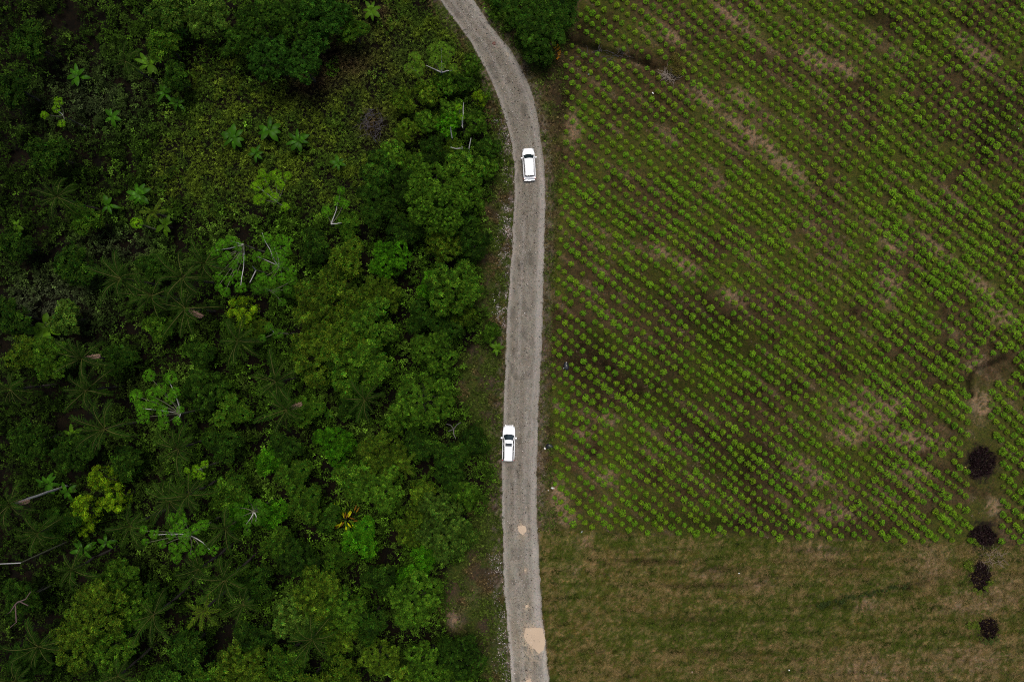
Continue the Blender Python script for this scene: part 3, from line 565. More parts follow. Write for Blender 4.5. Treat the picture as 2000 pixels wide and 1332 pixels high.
# dead vine tangle
def twig_tangle(name, cx, cy, rx, ry, n, label, mat, h0=.4, h1=1.4, thick=.03):
    x0, y0 = W(cx, cy); o = []
    for i in range(n):
        a = random.uniform(0, 6.28); q = math.sqrt(random.random()); x = rx*q*math.cos(a)/PPM; y = ry*q*math.sin(a)/PPM; z = random.uniform(h0, h1); d = random.uniform(0, 6.28); l = random.uniform(.5, 1.6)
        o.append(tube(bend((x, y, z-.2), (x+l*math.cos(d), y+l*math.sin(d), z+random.uniform(-.1, .35)), 3, .35), [thick, thick*.8, thick*.6, thick*.3], 3))
    return tag(link(name, mesh_np(name, *join(o), mats=[mat]), loc=(x0, y0, 0)), label, 'brush')
M_deadg = plain('grey_dead_wood', (.06, .052, .062), .9, noise=.4)
twig_tangle('dead_vine_tangle', 730, 245, 22, 28, 80, 'grey violet tangle of dead vines in the light scrub', M_deadg, .8, 1.8)
bare_tree([[(734, 277), (731, 272), (729, 268)]], 'short bluish white broken stump below the dead vine tangle', 3.5)

# ------------------------------------------------------------------ broad-leaved herbs (each long leaf a part)
def blade_mesh(name, L, Wd):
    n = 7; V = []; F = []
    for i in range(n+1):
        t = i/n; w = Wd*math.sin(PI*min(1, .06+.94*t))**.7*.5 if i < n else .01; x = L*t*(1-.15*t); z = L*(.28*t-.42*t*t)
        V += [(x, -w, z-.18*w), (x, 0, z+.12*w), (x, w, z-.18*w)]
        if i < n: j = i*3; F += [(j, j+3, j+4, j+1), (j+1, j+4, j+5, j+2)]
    return mesh_np(name, V, F, leafcols(len(F), .12, .05, LEAF*1.15), [M_grey], smooth=True)
BLADES = [blade_mesh('leaf', 2.0, w) for w in (.62, .5, .75)]
M_herb = foliage('broad_herb_leaves', (.62, .95, .5), vary=.25, rough=.4)
M_herbl = foliage('light_herb_leaves', (1.2, 1.3, .6), vary=.2, rough=.5)
def herb(px, py, rpx, n, look, mat=None, h=2.5):
    x, y = W(px, py, h); o = empty('broad_leaved_plant', (x, y, 0), random.uniform(0, 6.28)); s = rpx/PPM/1.75
    link('stem', HERB_STEM, o)
    for i in range(n):
        f = link('leaf', random.choice(BLADES), o, (0, 0, h-random.uniform(0, .4)), mat or M_herb); f.rotation_euler = (random.uniform(-.2, .2), random.uniform(-.4, .25), 2*PI*i/n+random.uniform(-.3, .3)); k = s*random.uniform(.75, 1.1); f.scale = (k, k, k)
    tag(o, lab(look, px, py), 'plant', 'broad leaved plants of the forest')
HERB_STEM = mesh_np('herb_stem', *tube([(0, 0, -.2), (0, 0, 2.5)], [.12, .09], 6), mats=[M_bark])
for px, py, r, n, lk, mt in [(525, 255, 26, 7, 'fan of grey green blades', None), (582, 275, 24, 8, 'fine bladed plant', None), (455, 268, 26, 8, 'star of pointed leaves', None), (498, 300, 20, 6, 'star of broad leaves', None), (660, 318, 18, 6, 'small star of leaves', None), (218, 228, 20, 6, 'clear star of long leaves', None), (150, 148, 24, 7, 'dim broad leaved plant', None), (320, 180, 22, 6, 'star of long leaves', None), (448, 262, 16, 6, 'green blades', None), (355, 62, 16, 5, 'pale leaved plant', None), (270, 380, 26, 8, 'broad leaved plant', None), (320, 440, 22, 7, 'star of broad leaves', M_herbl), (210, 400, 22, 6, 'plant with light pointed leaves', None), (290, 125, 26, 7, 'long leaved plant', M_herbl), (90, 640, 40, 10, 'big fan of long pale leaves', M_herbl), (140, 850, 26, 6, 'plant of broad pale leaves', M_herbl), (165, 880, 20, 6, 'plant of broad leaves', None), (90, 945, 24, 8, 'plant of long bluish leaves', None), (240, 690, 18, 5, 'broad leaved plant', None), (160, 1075, 26, 7, 'plant of long pointed leaves', None), (205, 1060, 20, 5, 'long leaved plant', None), (610, 1000, 20, 6, 'long leaved plant', None), (515, 890, 12, 6, 'yellow star shaped sprout', M_lime), (560, 900, 12, 6, 'yellow green star sprout', M_lime), (558, 1055, 10, 6, 'bright star sprout', M_lime), (565, 880, 20, 6, 'grey green blades', None), (905, 715, 9, 6, 'pale star of leaves in the clearing', M_herbl), (970, 680, 16, 7, 'pale bush of pointed leaves at the road', M_herbl), (640, 810, 12, 6, 'small green star', None), (643, 806, 11, 6, 'light green star', M_herbl), (725, 20, 22, 7, 'light fern like plant', M_herbl), (660, 960, 10, 5, 'little star plant', M_herbl), (345, 200, 18, 6, 'long leaved plant', None), (130, 960, 20, 6, 'bluish long leaved plant', None), (30, 440, 16, 5, 'light long leaved plant', M_herbl)]:
    herb(px, py, r, n, lk, mt)
# cordyline-like striped clump with yellow and red blades
M_red = foliage('reddish_blades', (3.4, .8, .9), vary=.2); M_gold = foliage('golden_blades', (9, 4.2, .6), vary=.2)
x, y = W(672, 1015, 3); o = empty('striped_leaf_plant', (x, y, 0)); link('stem', HERB_STEM, o)
for i in range(46):
    a = random.uniform(0, 6.28); rr_ = random.uniform(.1, 2.4); f = link('leaf', BLADES[1], o, (rr_*math.cos(a), rr_*math.sin(a), 2.8-rr_*.4), random.choice([M_palm2, M_palm2, M_herbl, M_palm2, M_gold, M_red])); f.rotation_euler = (0, random.uniform(-.5, .1), a+random.uniform(-.6, .6)); f.scale = (.55, .42, .5)
tag(o, 'spiky plant with yellow and reddish striped blades among dark trees', 'plant')

# ------------------------------------------------------------------ undergrowth masses
def bushes(name, n_b, region, rr_rng, hrng, dens, lsize, nl, colfn, label, cat, width=.42, kind='stuff', flat=1.0, cell=None):
    """a rolling mass of low leafy mounds filling region(px,py)->keep probability"""
    bp = []
    x = rng.uniform(region[0], region[2], n_b*6); y = rng.uniform(region[1], region[3], n_b*6)
    k = rng.random(len(x)) < region[4](x, y); x, y = x[k][:n_b], y[k][:n_b]; n_b = len(x)
    R = rng.uniform(*rr_rng, n_b); Hh = rng.uniform(*hrng, n_b)
    w = R*R*(1+Hh*.2); sub = max(.12, min(.35, lsize*1.15)); cnt = np.maximum(2, (PI*w/(sub*sub)*.40)).astype(int); si_ = np.repeat(np.arange(n_b), cnt); m = len(si_)
    d = rndunit(m); d[:, 2] = np.abs(d[:, 2]); q = rng.uniform(.6, 1.1, m)
    wx = (x[si_]-1000)/PPM; wy = (666-y[si_])/PPM; S = np.stack([wx+d[:, 0]*R[si_]*q, wy+d[:, 1]*R[si_]*q, .05+d[:, 2]*Hh[si_]*q*flat], -1)
    k = max(1, int(round(dens))); sj = np.repeat(np.arange(m), k); n = len(sj); e = rndunit(n); e[:, 2] = np.abs(e[:, 2]); bi = si_[sj]; stone = np.clip(rng.lognormal(-.05, .55, m), .25, 3.2)
    P = S[sj]+e*sub*rng.uniform(.3, 1, (n, 1)); d = norm(d[sj]*.5+e)
    N = norm(d*np.array([.8, .8, .6])+np.array([0, 0, .6])+rng.normal(0, .3, (n, 3)))
    V, F, si = stars(P, N, lsize*rng.uniform(.65, 1.3, n), nl, width=width)
    ppx = P[:, 0]*PPM+1000; ppy = 666-P[:, 1]*PPM
    c = (colfn(ppx, ppy, bi, rng.random(n_b))*stone[sj][:, None])[si]*rng.uniform(.6, 1.5, (len(F), 1))
    o = link(name, mesh_np(name, V, F, c, [M_leaf]))
    return tag(o, label, cat, kind=kind)
def scrub_w(px, py):
    """the light fern-and-grass scrub, upper middle of the forest"""
    w = blob(px, py, 720, 170, 190, 190)+blob(px, py, 620, 330, 120, 90)+blob(px, py, 420, 230, 110, 130)+blob(px, py, 850, 60, 60, 90)+.8*blob(px, py, 400, 350, 120, 80)
    return np.clip((w-.3)*2, 0, 1)
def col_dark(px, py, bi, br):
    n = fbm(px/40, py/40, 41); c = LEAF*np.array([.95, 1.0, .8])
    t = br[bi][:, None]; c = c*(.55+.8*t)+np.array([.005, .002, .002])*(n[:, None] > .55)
    c = c*np.where(t > .93, 1.7, 1)*(.42+.68*sstep(60, 640, px+(n-.5)*500))[:, None]  # vignette-like light fall-off towards the left, painted into the leaf colour
    # paler greyish vine cover, left middle
    g = np.clip(blob(px, py, 110, 600, 90, 60)+.6*blob(px, py, 240, 480, 80, 30)+.5*blob(px, py, 190, 200, 100, 60), 0, 1)[:, None]
    return c*(1-.6*g)+np.array([.046, .052, .030])*.6*g
def col_scrub(px, py, bi, br):
    n = fbm(px/24, py/24, 42); n2 = fbm(px/9, py/9, 43); t = br[bi][:, None]
    c = np.array([.062, .096, .007])*(.6+.7*t)*(.6+.8*n2[:, None])
    g = np.array([.030, .062, .006]); k = sstep(.40, .6, n)[:, None]*.8; c = c*(1-k)+g*k*(.6+.7*t)
    b = np.clip(blob(px, py, 640, 110, 30, 60)+blob(px, py, 600, 170, 40, 30)+blob(px, py, 740, 30, 30, 24)+.8*blob(px, py, 690, 130, 40, 40)+blob(px, py, 730, 245, 30, 34)+.6*blob(px, py, 750, 110, 60, 60)*n2, 0, 1)[:, None]
    return c*(1-.8*b)+np.array([.052, .026, .018])*.8*b
def col_verge(px, py, bi, br):
    n = fbm(px/30, py/30, 44); t = br[bi][:, None]; k = sstep(.32, .52, n)[:, None]
    return (np.array([.036, .056, .007])*k+np.array([.062, .044, .018])*(1-k))*(.6+.9*t)
left_in = lambda x, y: (x < fe(y)+4)
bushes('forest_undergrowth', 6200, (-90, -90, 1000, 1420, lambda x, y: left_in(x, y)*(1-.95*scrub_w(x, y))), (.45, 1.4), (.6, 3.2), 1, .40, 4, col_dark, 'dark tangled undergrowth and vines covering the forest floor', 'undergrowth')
bushes('fern_scrub', 2800, (250, -110, 1000, 470, lambda x, y: left_in(x, y)*scrub_w(x, y)), (.4, 1.1), (.4, 1.5), 1, .22, 4, col_scrub, 'yellowish green ferns and tall grass in the upper forest opening', 'undergrowth', width=.3)
bushes('verge_weeds', 3000, (840, -60, 1010, 1400, lambda x, y: (x > fe(y)-12)*(x < rl(y)-3)*.9*(fbm(x/16, y/16, 46) > .34+.12*((y > 360)*(y < 680)+(y > 1080)*(y < 1300)))), (.2, .6), (.08, .5), 1, .17, 4, col_verge, 'low weeds and litter on the left verge of the road', 'weeds')
bushes('roadside_weeds', 2000, (920, -60, 1125, 1040, lambda x, y: (x > rr(y)+2)*(x < cl(y)+3)*.9*(fbm(x/14, y/14, 47) > .40)), (.15, .5), (.05, .35), 1, .16, 4, col_verge, 'low weeds on the right verge between road and crops', 'weeds')
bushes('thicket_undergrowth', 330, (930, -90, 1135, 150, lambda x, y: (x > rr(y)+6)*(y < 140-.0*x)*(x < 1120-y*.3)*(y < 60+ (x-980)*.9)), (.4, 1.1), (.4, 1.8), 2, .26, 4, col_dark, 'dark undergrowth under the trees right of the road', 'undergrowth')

# orange leafed climber at the crop field corner
def leaf_patch(name, pts, c, label, cat, h=.8, ls=.22, dens=26):
    P = []; 
    for (px, py, r) in pts:
        n = int(dens*r*r/PPM**2*3)+8; a = rng.uniform(0, 2*PI, n); q = np.sqrt(rng.random(n))*r; X = px+q*np.cos(a); Y = py+q*np.sin(a)
        P.append(np.stack([(X-1000)/PPM*(1-h/H), (666-Y)/PPM*(1-h/H), h*(1-.5*(q/r)**2)+rng.uniform(-.25, .2, n)*h], -1))
    P = np.concatenate(P); x0, y0 = P[:, 0].mean(), P[:, 1].mean(); P[:, 0] -= x0; P[:, 1] -= y0
    V, F, si = stars(P, norm(rng.normal(0, .45, P.shape)+np.array([0, 0, 1])), ls, 4)
    return tag(link(name, mesh_np(name, V, F, leafcols(len(F), .3, .15, np.array(c)), [M_leaf]), loc=(x0, y0, 0)), label, cat)
leaf_patch('orange_leaved_shrub', [(1084, 84, 4), (1090, 90, 4), (1094, 98, 3), (1079, 81, 2), (1091, 110, 2)], (.38, .17, .010), 'orange leafed shrub in the corner between trees and crops', 'shrub', 3.0, .16, 14)
leaf_patch('dry_leafed_shrub', [(1076, 86, 5)], (.12, .09, .06), 'pinkish grey dry shrub beside the orange leafed shrub', 'shrub', 2.6, .24)

# ------------------------------------------------------------------ crop plants
def crop_mesh(name, fans):
    a = np.arange(fans)*2*PI/fans+rng.normal(0, .14, fans); r = rng.uniform(.52, .72, fans)
    P = np.stack([r*np.cos(a), r*np.sin(a), rng.uniform(.50, .70, fans)], -1)
    P = np.concatenate([P, [[0, 0, .98], [.24, .12, .90], [-.2, .2, .88], [0, -.26, .90]]]); n = len(P)
    N = norm(np.stack([P[:, 0]*.8, P[:, 1]*.8, np.ones(n)], -1)+rng.normal(0, .1, (n, 3)))
    V, F, si = stars(P, N, .40, 5, width=.46, lift=.1, droop=.2, off=.03, jit=.12)
    c = leafcols(len(F), .2, .12, np.array([.098, .205, .008]))*rng.uniform(.7, 1.25, n)[si][:, None]
    st = [tube([(0, 0, -.15), tuple(p)], [.03, .015], 3) for p in P[:fans:2]]; Vs, Fs = join(st)
    c = np.concatenate([c, np.tile([[.05, .035, .015]], (len(Fs), 1))])
    return np.concatenate([V, Vs]), np.concatenate([F, Fs+len(V)]), c
CROPS = [crop_mesh('crop', f) for f in (7, 8, 6, 9, 7, 8)]
CROPM = [mesh_np('crop_plant', v, f, c, [M_crop]) for v, f, c in CROPS]
pos = []
for j in range(-110, 70):
    for i in range(-10, 125):
        x0 = 1060+11.75*i; y0 = 9.35*i+24.5*j
        x = x0+9*(fbm(np.array(x0/210), np.array(y0/210), 91, 2)-.5)*2+rng.normal(0, .8)
        y = y0+10*(fbm(np.array(x0/190), np.array(y0/190), 92, 2)-.5)*2+1.4*math.sin(j*2.3)+rng.normal(0, .8)
        if 1060 < x < 2110 and -95 < y < 1080: pos.append((x, y))
pos = np.array(pos); X, Y = pos[:, 0], pos[:, 1]
ok = (X > cl(Y)) & (Y < cropb(X)-4) & ~inpoly(X, Y, GAP) & (dline(X, Y, TREN) > 9) & (np.hypot(X-1312, Y-148) > 19) & (rng.random(len(X)) > .035)
ok &= (np.hypot(X-1102, Y-717) > 10) & (np.hypot(X-1915, Y-905) > 32) & ~((np.abs(X-1715) < 26) & (np.abs(Y-40) < 14))
pos = pos[ok]; n = len(pos)
sz = np.clip(rng.normal(.525, .06, n)*(.90+.24*fbm(pos[:, 0]/55, pos[:, 1]/55, 51)), .32, .72)
edge = sstep(0, 30, pos[:, 0]-cl(pos[:, 1])); sz *= (.85+.15*edge)
sz *= np.where(pos[:, 1] < 330, .92, 1.0)*np.where(pos[:, 0] > 1700, 1.08, 1.0)
gz = ground_z(pos[:, 0], pos[:, 1]); wx = (pos[:, 0]-1000)/PPM; wy = (666-pos[:, 1])/PPM
inside = (pos[:, 0] > 1060) & (pos[:, 0] < 1990) & (pos[:, 1] > 10)
order = np.argsort(-(sz*inside)); big = order[:300]; rest = order[300:]
for i in big:
    o = link('crop_plant', CROPM[rng.integers(6)], loc=(wx[i], wy[i], gz[i])); s = sz[i]*1.02; o.scale = (s, s, s*1.3); o.rotation_euler = (0, 0, rng.uniform(0, 6.28))
    tag(o, 'one of the largest, fullest bright green crop plants in the diagonal rows', 'crop plant', 'large crop plants in diagonal rows')
Vs = []; Fs = []; Cs = []; off = 0
for i in rest:
    v, f, c = CROPS[rng.integers(6)]; a = rng.uniform(0, 6.28); ca, sa = math.cos(a), math.sin(a); s = sz[i]
    q = np.stack([(v[:, 0]*ca-v[:, 1]*sa)*s+wx[i], (v[:, 0]*sa+v[:, 1]*ca)*s+wy[i], v[:, 2]*s*1.3+gz[i]], -1)
    Vs.append(q); Fs.append(f+off); off += len(v); Cs.append(c*rng.uniform(.82, 1.18)*np.array([rng.uniform(.85, 1.2), 1, 1]))
tag(link('crop_rows', mesh_np('crop_rows', np.concatenate(Vs), np.concatenate(Fs), np.concatenate(Cs), [M_crop])), 'smaller bright green crop plants filling the diagonal rows of the field', 'crops', kind='stuff')

# ------------------------------------------------------------------ grass, weeds, gravel
def scatter(name, n, reg, keep, ls, nl, colfn, label, cat, lift=.8, width=.16, zoff=.0):
    x = rng.uniform(reg[0], reg[2], n); y = rng.uniform(reg[1], reg[3], n); k = rng.random(n) < keep(x, y); x, y = x[k], y[k]; n = len(x)
    P = np.stack([(x-1000)/PPM, (666-y)/PPM, ground_z(x, y)+zoff], -1)
    V, F, si = stars(P, norm(rng.normal(0, .15, (n, 3))+np.array([0, 0, 1])), ls*rng.uniform(.6, 1.3, n), nl, width=width, lift=lift, droop=.3)
    c = colfn(x, y)[si]*rng.uniform(.65, 1.4, (len(F), 1))
    return tag(link(name, mesh_np(name, V, F, c, [M_leaf])), label, cat, kind='stuff')
def col_grass(x, y):
    n = fbm(x/18, y/18, 61); n2 = fbm(x/40, (y+5*np.sin(x/70))/9, 62); r = rng.random(len(x)); gp = sum(blob(x, y, *b) for b in GREENP)
    g = np.array([.044, .066, .006]); b = np.array([.150, .104, .042]); t = np.clip(sstep(.40, .66, n*.6+n2*.45-.15*gp+.12*sum(blob(x, y, *b) for b in DRY))+(r-.5)*.9, 0, 1)[:, None]
    dk = sum(blob(x, y, *q) for q in DARKP)
    return (g*(1-t)+b*t)*(1-.4*np.clip(dk, 0, 1))[:, None]
scatter('meadow_grass', 68000, (1060, 1030, 2110, 1440), lambda x, y: (x > rr(y)+3)*(y > cropb(x)+1)*.9, .23, 4, col_grass, 'short mixed green and dry grass of the meadow below the crops', 'grass', lift=.6, width=.22)
def col_weed(x, y):
    r = rng.random(len(x))[:, None]; n = fbm(x/30, y/30, 63)[:, None]; st = fbm((x*.799+y*.602)/70, (-x*.602+y*.799)/13, 4, 4)[:, None]
    c = np.where(r < .35+.5*(n-.5), np.array([[.036, .052, .008]]), np.array([[.062, .044, .020]])); d = np.clip(sum(blob(x, y, *b) for b in DRY), 0, 1)[:, None]
    return np.where((r > .5) & ((d > .35) | (st > .64)), np.array([[.17, .12, .085]]), c)
scatter('field_weeds', 62000, (1075, -95, 2110, 1075), lambda x, y: (x > cl(y)-2)*(y < cropb(x))*(.35+.65*sstep(.4, .6, fbm(x/22, y/22, 64))), .17, 3, col_weed, 'fine weeds and dead grass on the soil between the crop plants', 'weeds', lift=.35, width=.3)

M_stone = foliage('stones', trans=0, vary=0, rough=.85)
OCT = np.array([(1, 0, 0), (0, 1, 0), (-1, 0, 0), (0, -1, 0), (0, 0, .7), (0, 0, -.5)], float); OF = np.array([(0, 1, 4), (1, 2, 4), (2, 3, 4), (3, 0, 4), (1, 0, 5), (2, 1, 5), (3, 2, 5), (0, 3, 5)])
def stones(name, n, sampler, srng, label, cols):
    x, y, z = sampler(n); n = len(x); s = rng.uniform(*srng, n)*np.where(rng.random(n) < .06, 1.9, 1)
    a = rng.uniform(0, 6.28, n); V = OCT[None]*s[:, None, None]*rng.uniform(.6, 1.2, (n, 6, 1)); ca, sa = np.cos(a)[:, None], np.sin(a)[:, None]
    V = np.stack([V[..., 0]*ca-V[..., 1]*sa+((x-1000)/PPM)[:, None], V[..., 0]*sa+V[..., 1]*ca+((666-y)/PPM)[:, None], V[..., 2]+(z+s*.15)[:, None]], -1)
    F = OF[None]+(np.arange(n)*6)[:, None, None]; cc = np.array(cols)[rng.integers(len(cols), size=n)]*rng.uniform(.6, 1.15, (n, 1)); cc = np.repeat(cc, 8, 0)
    return tag(link(name, mesh_np(name, V.reshape(-1, 3), F.reshape(-1, 3), cc, [M_stone])), label, 'gravel', kind='stuff')
def on_road(n):
    y = rng.uniform(-100, 1440, n); u = np.clip(rng.normal(.47, .26, n), .02, .98); x = rl(y)+(rr(y)-rl(y))*u; return x, y, road_z(x, y)+.01
stones('road_gravel', 15000, on_road, (.025, .075), 'small pale and dark stones strewn over the gravel road', [(.30, .27, .23), (.42, .34, .28), (.36, .31, .26), (.07, .06, .05), (.22, .17, .13), (.5, .46, .42), (.10, .11, .10), (.2, .17, .13)])
def on_verge(n):
    y = rng.uniform(230, 640, n); y2 = rng.uniform(1080, 1332, n); k = rng.random(n) < .25; y = np.where(k, y2, y); x = rl(y)-np.abs(rng.normal(10, 9, n))-1; z = ground_z(x, y); k = fbm(x/10, y/10, 71) > .42; return x[k], y[k], z[k]
stones('verge_stones', 6500, on_verge, (.03, .075), 'pinkish white stones heaped along the left road edge', [(.36, .28, .25), (.5, .42, .40), (.20, .15, .13), (.09, .07, .07), (.6, .55, .55)])
def on_verge_r(n):
    y = rng.uniform(60, 1040, n); x = rr(y)+np.abs(rng.normal(4, 8, n)); z = ground_z(x, y); k = x < cl(y)+2; return x[k], y[k], z[k]
stones('right_verge_stones', 2600, on_verge_r, (.02, .05), 'small stones thinly scattered on the right verge', [(.30, .22, .17), (.45, .38, .34), (.08, .07, .06), (.16, .12, .09)])

# ------------------------------------------------------------------ puddles of muddy water on the road
M_mud, _n, _l, _b = nodes('muddy_water'); _b.inputs['Base Color'].default_value = (.40, .30, .205, 1); _b.inputs['Roughness'].default_value = .35
_nz = _n.new('ShaderNodeTexNoise'); _nz.inputs['Scale'].default_value = 2.5; _mr = _n.new('ShaderNodeMix'); _mr.data_type = 'RGBA'; _mr.inputs[6].default_value = (.35, .265, .185, 1); _mr.inputs[7].default_value = (.44, .335, .23, 1)
_l.new(_nz.outputs['Fac'], _mr.inputs[0]); _l.new(_mr.outputs[2], _b.inputs['Base Color'])
def puddle(poly, label):
    P = []
    for i, (a, b) in enumerate(zip(poly, poly[1:]+poly[:1])):
        for t in range(5): f = t/5; P.append((a[0]*(1-f)+b[0]*f+random.uniform(-.8, .8), a[1]*(1-f)+b[1]*f+random.uniform(-.8, .8)))
    cx = sum(p[0] for p in P)/len(P); cy = sum(p[1] for p in P)/len(P); V = [(0, 0, 0)]; n = len(P); F = []
    zt = max(float(road_z(p[0], p[1])) for p in P)+.035
    for k, f in enumerate((.6, 1.0)):
        for p in P: V.append(((p[0]-cx)*f/PPM, -(p[1]-cy)*f/PPM, 0))
    for p in P: V.append(((p[0]-cx)*1.02/PPM, -(p[1]-cy)*1.02/PPM, -.12))
    me = bpy.data.meshes.new('puddle')
    for i in range(n):
        j = (i+1) % n; F.append((0, 1+j, 1+i)); 
        for r in range(2): F.append((1+r*n+i, 1+r*n+j, 1+(r+1)*n+j, 1+(r+1)*n+i))
    me.from_pydata(V, [], F); me.materials.append(M_mud); me.update()
    o = link('puddle', me, loc=((cx-1000)/PPM, (666-cy)/PPM, zt)); o['kind'] = 'structure'; o['label'] = label
puddle([(1026, 1226), (1040, 1225), (1060, 1226), (1063, 1240), (1065, 1256), (1062, 1268), (1052, 1275), (1043, 1266), (1030, 1255), (1023, 1242)], 'largest tan muddy puddle at the right road edge')
puddle([(1011, 1028), (1019, 1024), (1027, 1027), (1028, 1038), (1020, 1044), (1012, 1036)], 'round tan puddle in the middle of the road')
puddle([(1024, 1110), (1028, 1112), (1027, 1115), (1023, 1114)], 'tiny tan puddle below the round one')
puddle([(1026, 1181), (1031, 1180), (1032, 1185), (1028, 1187)], 'tiny tan puddle above the largest puddle')
puddle([(1027, 1327), (1036, 1324), (1040, 1334), (1034, 1344), (1025, 1338)], 'tan puddle cut by the bottom edge')

# ------------------------------------------------------------------ dark debris patches ringed with weeds, brush, litter
M_char = foliage('dark_debris', trans=0, vary=.15, rough=.95, spec=.0)
def debris(px, py, rx, ry, label):
    n = int(rx*ry*1.9); a = rng.uniform(0, 2*PI, n); q = np.sqrt(rng.random(n)); X = rx*q*np.cos(a); Y = ry*q*np.sin(a)
    edge_ = .55+.9*fbm(np.cos(a)*1.6+px, np.sin(a)*1.6+py, 81, 3); X *= edge_; Y *= edge_; kk = (fbm((X+px)/4, (Y+py)/4, 82, 2) > .36) & (q+rng.normal(0, .12, n) < 1.0); X, Y, q = X[kk], Y[kk], q[kk]; n = len(X)
    P = np.stack([X/PPM, Y/PPM, .25*(1-q**2)+rng.uniform(-.05, .08, n)+ground_z(px+X, py-Y)+.1], -1)
    V, F, si = stars(P, norm(rng.normal(0, .5, (n, 3))+np.array([0, 0, 1])), .16, 5, width=.38)
    c = leafcols(len(F), .5, .3, np.array([.009, .005, .0055])); k = rng.random(len(F)) < .08; c[k] = [.05, .036, .035]
    x, y = W(px, py); tag(link('dark_debris_heap', mesh_np('debris', V, F, c, [M_char]), loc=(x, y, 0)), label, 'debris heap', 'dark debris heaps down the right side')
debris(1915, 905, 27, 31, 'largest dark purplish debris heap, topmost one in the gap between crops')
debris(1920, 1045, 24, 22, 'dark debris heap at the lower end of the crop rows')
debris(1915, 1125, 19, 27, 'oval dark debris heap ringed with green weeds in the meadow')
debris(1931, 1228, 17, 20, 'lowest dark debris heap with weeds on its left, in the meadow')
WG = (.075, .115, .010)
leaf_patch('weed_clump', [(1893, 1100, 8), (1898, 1112, 6), (1890, 1108, 5)], WG, 'light green weeds at the upper left rim of the oval heap', 'weeds', .5, .2)['kind'] = 'stuff'
leaf_patch('weed_clump', [(1905, 1152, 5), (1915, 1158, 6), (1928, 1150, 6), (1936, 1138, 6)], WG, 'light green weeds curling under the oval heap', 'weeds', .5, .2)['kind'] = 'stuff'
leaf_patch('weed_clump', [(1897, 1222, 8), (1908, 1220, 6), (1912, 1226, 4)], WG, 'light green weeds left of the lowest heap', 'weeds', .5, .2)['kind'] = 'stuff'
leaf_patch('weed_clump', [(1922, 1252, 6), (1934, 1255, 8), (1947, 1250, 6)], (.045, .07, .014), 'green weeds below the lowest heap', 'weeds', .5, .2)['kind'] = 'stuff'
leaf_patch('weed_clump', [(1902, 1056, 5), (1912, 1066, 4), (1908, 1061, 4)], WG, 'small green weeds below the heap at the crop edge', 'weeds', .4, .18)['kind'] = 'stuff'
leaf_patch('weed_strip', [(1596+i*8.5+random.uniform(-6, 6), 1186-i*2.1+random.uniform(-5, 3), random.uniform(2, 5.5)) for i in range(22)], (.030, .046, .012), 'dark green strip of taller weeds slanting across the meadow', 'weeds', .35, .18)['kind'] = 'stuff'
M_straw = plain('dry_straw', (.24, .20, .16), .9, noise=.35); M_twig = plain('pale_twigs', (.22, .16, .12), .9, noise=.35)
twig_tangle('brush_pile', 1308, 150, 15, 9, 70, 'pale grey pile of cut brush among the upper crops', M_straw, .1, .6, .03)
leaf_patch('olive_bush', [(1318, 115, 9), (1328, 125, 10), (1312, 132, 9), (1325, 140, 9), (1320, 108, 7)], (.065, .058, .012), 'olive bush beside the pale brush pile', 'bush', 1.2, .25, 34)
twig_tangle('brush_pile', 1935, 1090, 22, 14, 60, 'pale twigs strewn between two dark debris heaps', M_twig, .0, .25, .025)
twig_tangle('brush_pile', 1185, 108, 50, 10, 40, 'dim sticks lying along the dark trench', M_deadg, .0, .2, .03)
# litter
M_white = plain('white_plastic', (.75, .75, .73), .5, noise=.06); M_black = plain('black_plastic', (.012, .014, .018), .35, noise=.3); M_wetg = plain('grey_plastic', (.35, .38, .40), .5)
def crumple(name, px, py, sx, sy, sz, mat, label, cat, seed):
    r = random.Random(seed); V = []; F = []; n = 9; m = 4
    for j in range(m+1):
        for i in range(n):
            a = 2*PI*i/n; q = math.cos(j/m*PI/2)*r.uniform(.7, 1.15); V.append((sx*q*math.cos(a), sy*q*math.sin(a), sz*math.sin(j/m*PI/2)*r.uniform(.75, 1.1)))
    for j in range(m):
        for i in range(n): F.append((j*n+i, j*n+(i+1) % n, (j+1)*n+(i+1) % n, (j+1)*n+i))
    x, y = W(px, py); z = float(ground_z(np.array([float(px)]), np.array([float(py)]))[0]) if not (rl(py) < px < rr(py)) else .08
    o = link(name, mesh_np(name, V, F, mats=[mat]), loc=(x, y, z-.01)); o.rotation_euler = (0, 0, r.uniform(0, 3)); return tag(o, label, cat)
crumple('white_bag', 1150, 145, .17, .15, .2, M_white, 'small round white bag among the first upper crop rows', 'bag', 1)
crumple('plastic_scrap', 1275, 182, .1, .2, .08, M_white, 'small white scrap right of the round white bag', 'litter', 2)
crumple('plastic_scrap', 1102, 74, .1, .1, .08, M_white, 'tiny white scrap at the left end of the trench', 'litter', 3)
crumple('white_sack', 1079, 953, .16, .32, .18, M_white, 'crumpled white sack on the right verge below the lower car', 'sack', 4)
crumple('plastic_scrap', 1072, 958, .12, .2, .1, M_white, 'white scrap lying just left of the crumpled white sack', 'litter', 5)
crumple('plastic_scrap', 1136, 1039, .1, .2, .1, M_wetg, 'bluish white scrap at the lower crop field edge', 'litter', 6)
crumple('black_plastic_sheet', 1106, 716, .75, .45, .3, M_black, 'crumpled black plastic sheet among crops beside the road', 'plastic sheet', 7)
crumple('plastic_scrap', 1106, 708, .13, .08, .3, M_white, 'white scrap touching the black plastic sheet', 'litter', 8)
crumple('plastic_scrap', 1101, 719, .08, .16, .3, M_wetg, 'grey scrap on the left side of the black plastic sheet', 'litter', 9)
crumple('dark_stump', 1074, 872, .5, .6, .35, M_black, 'black burnt stump on the verge right of the lower car', 'stump', 10)
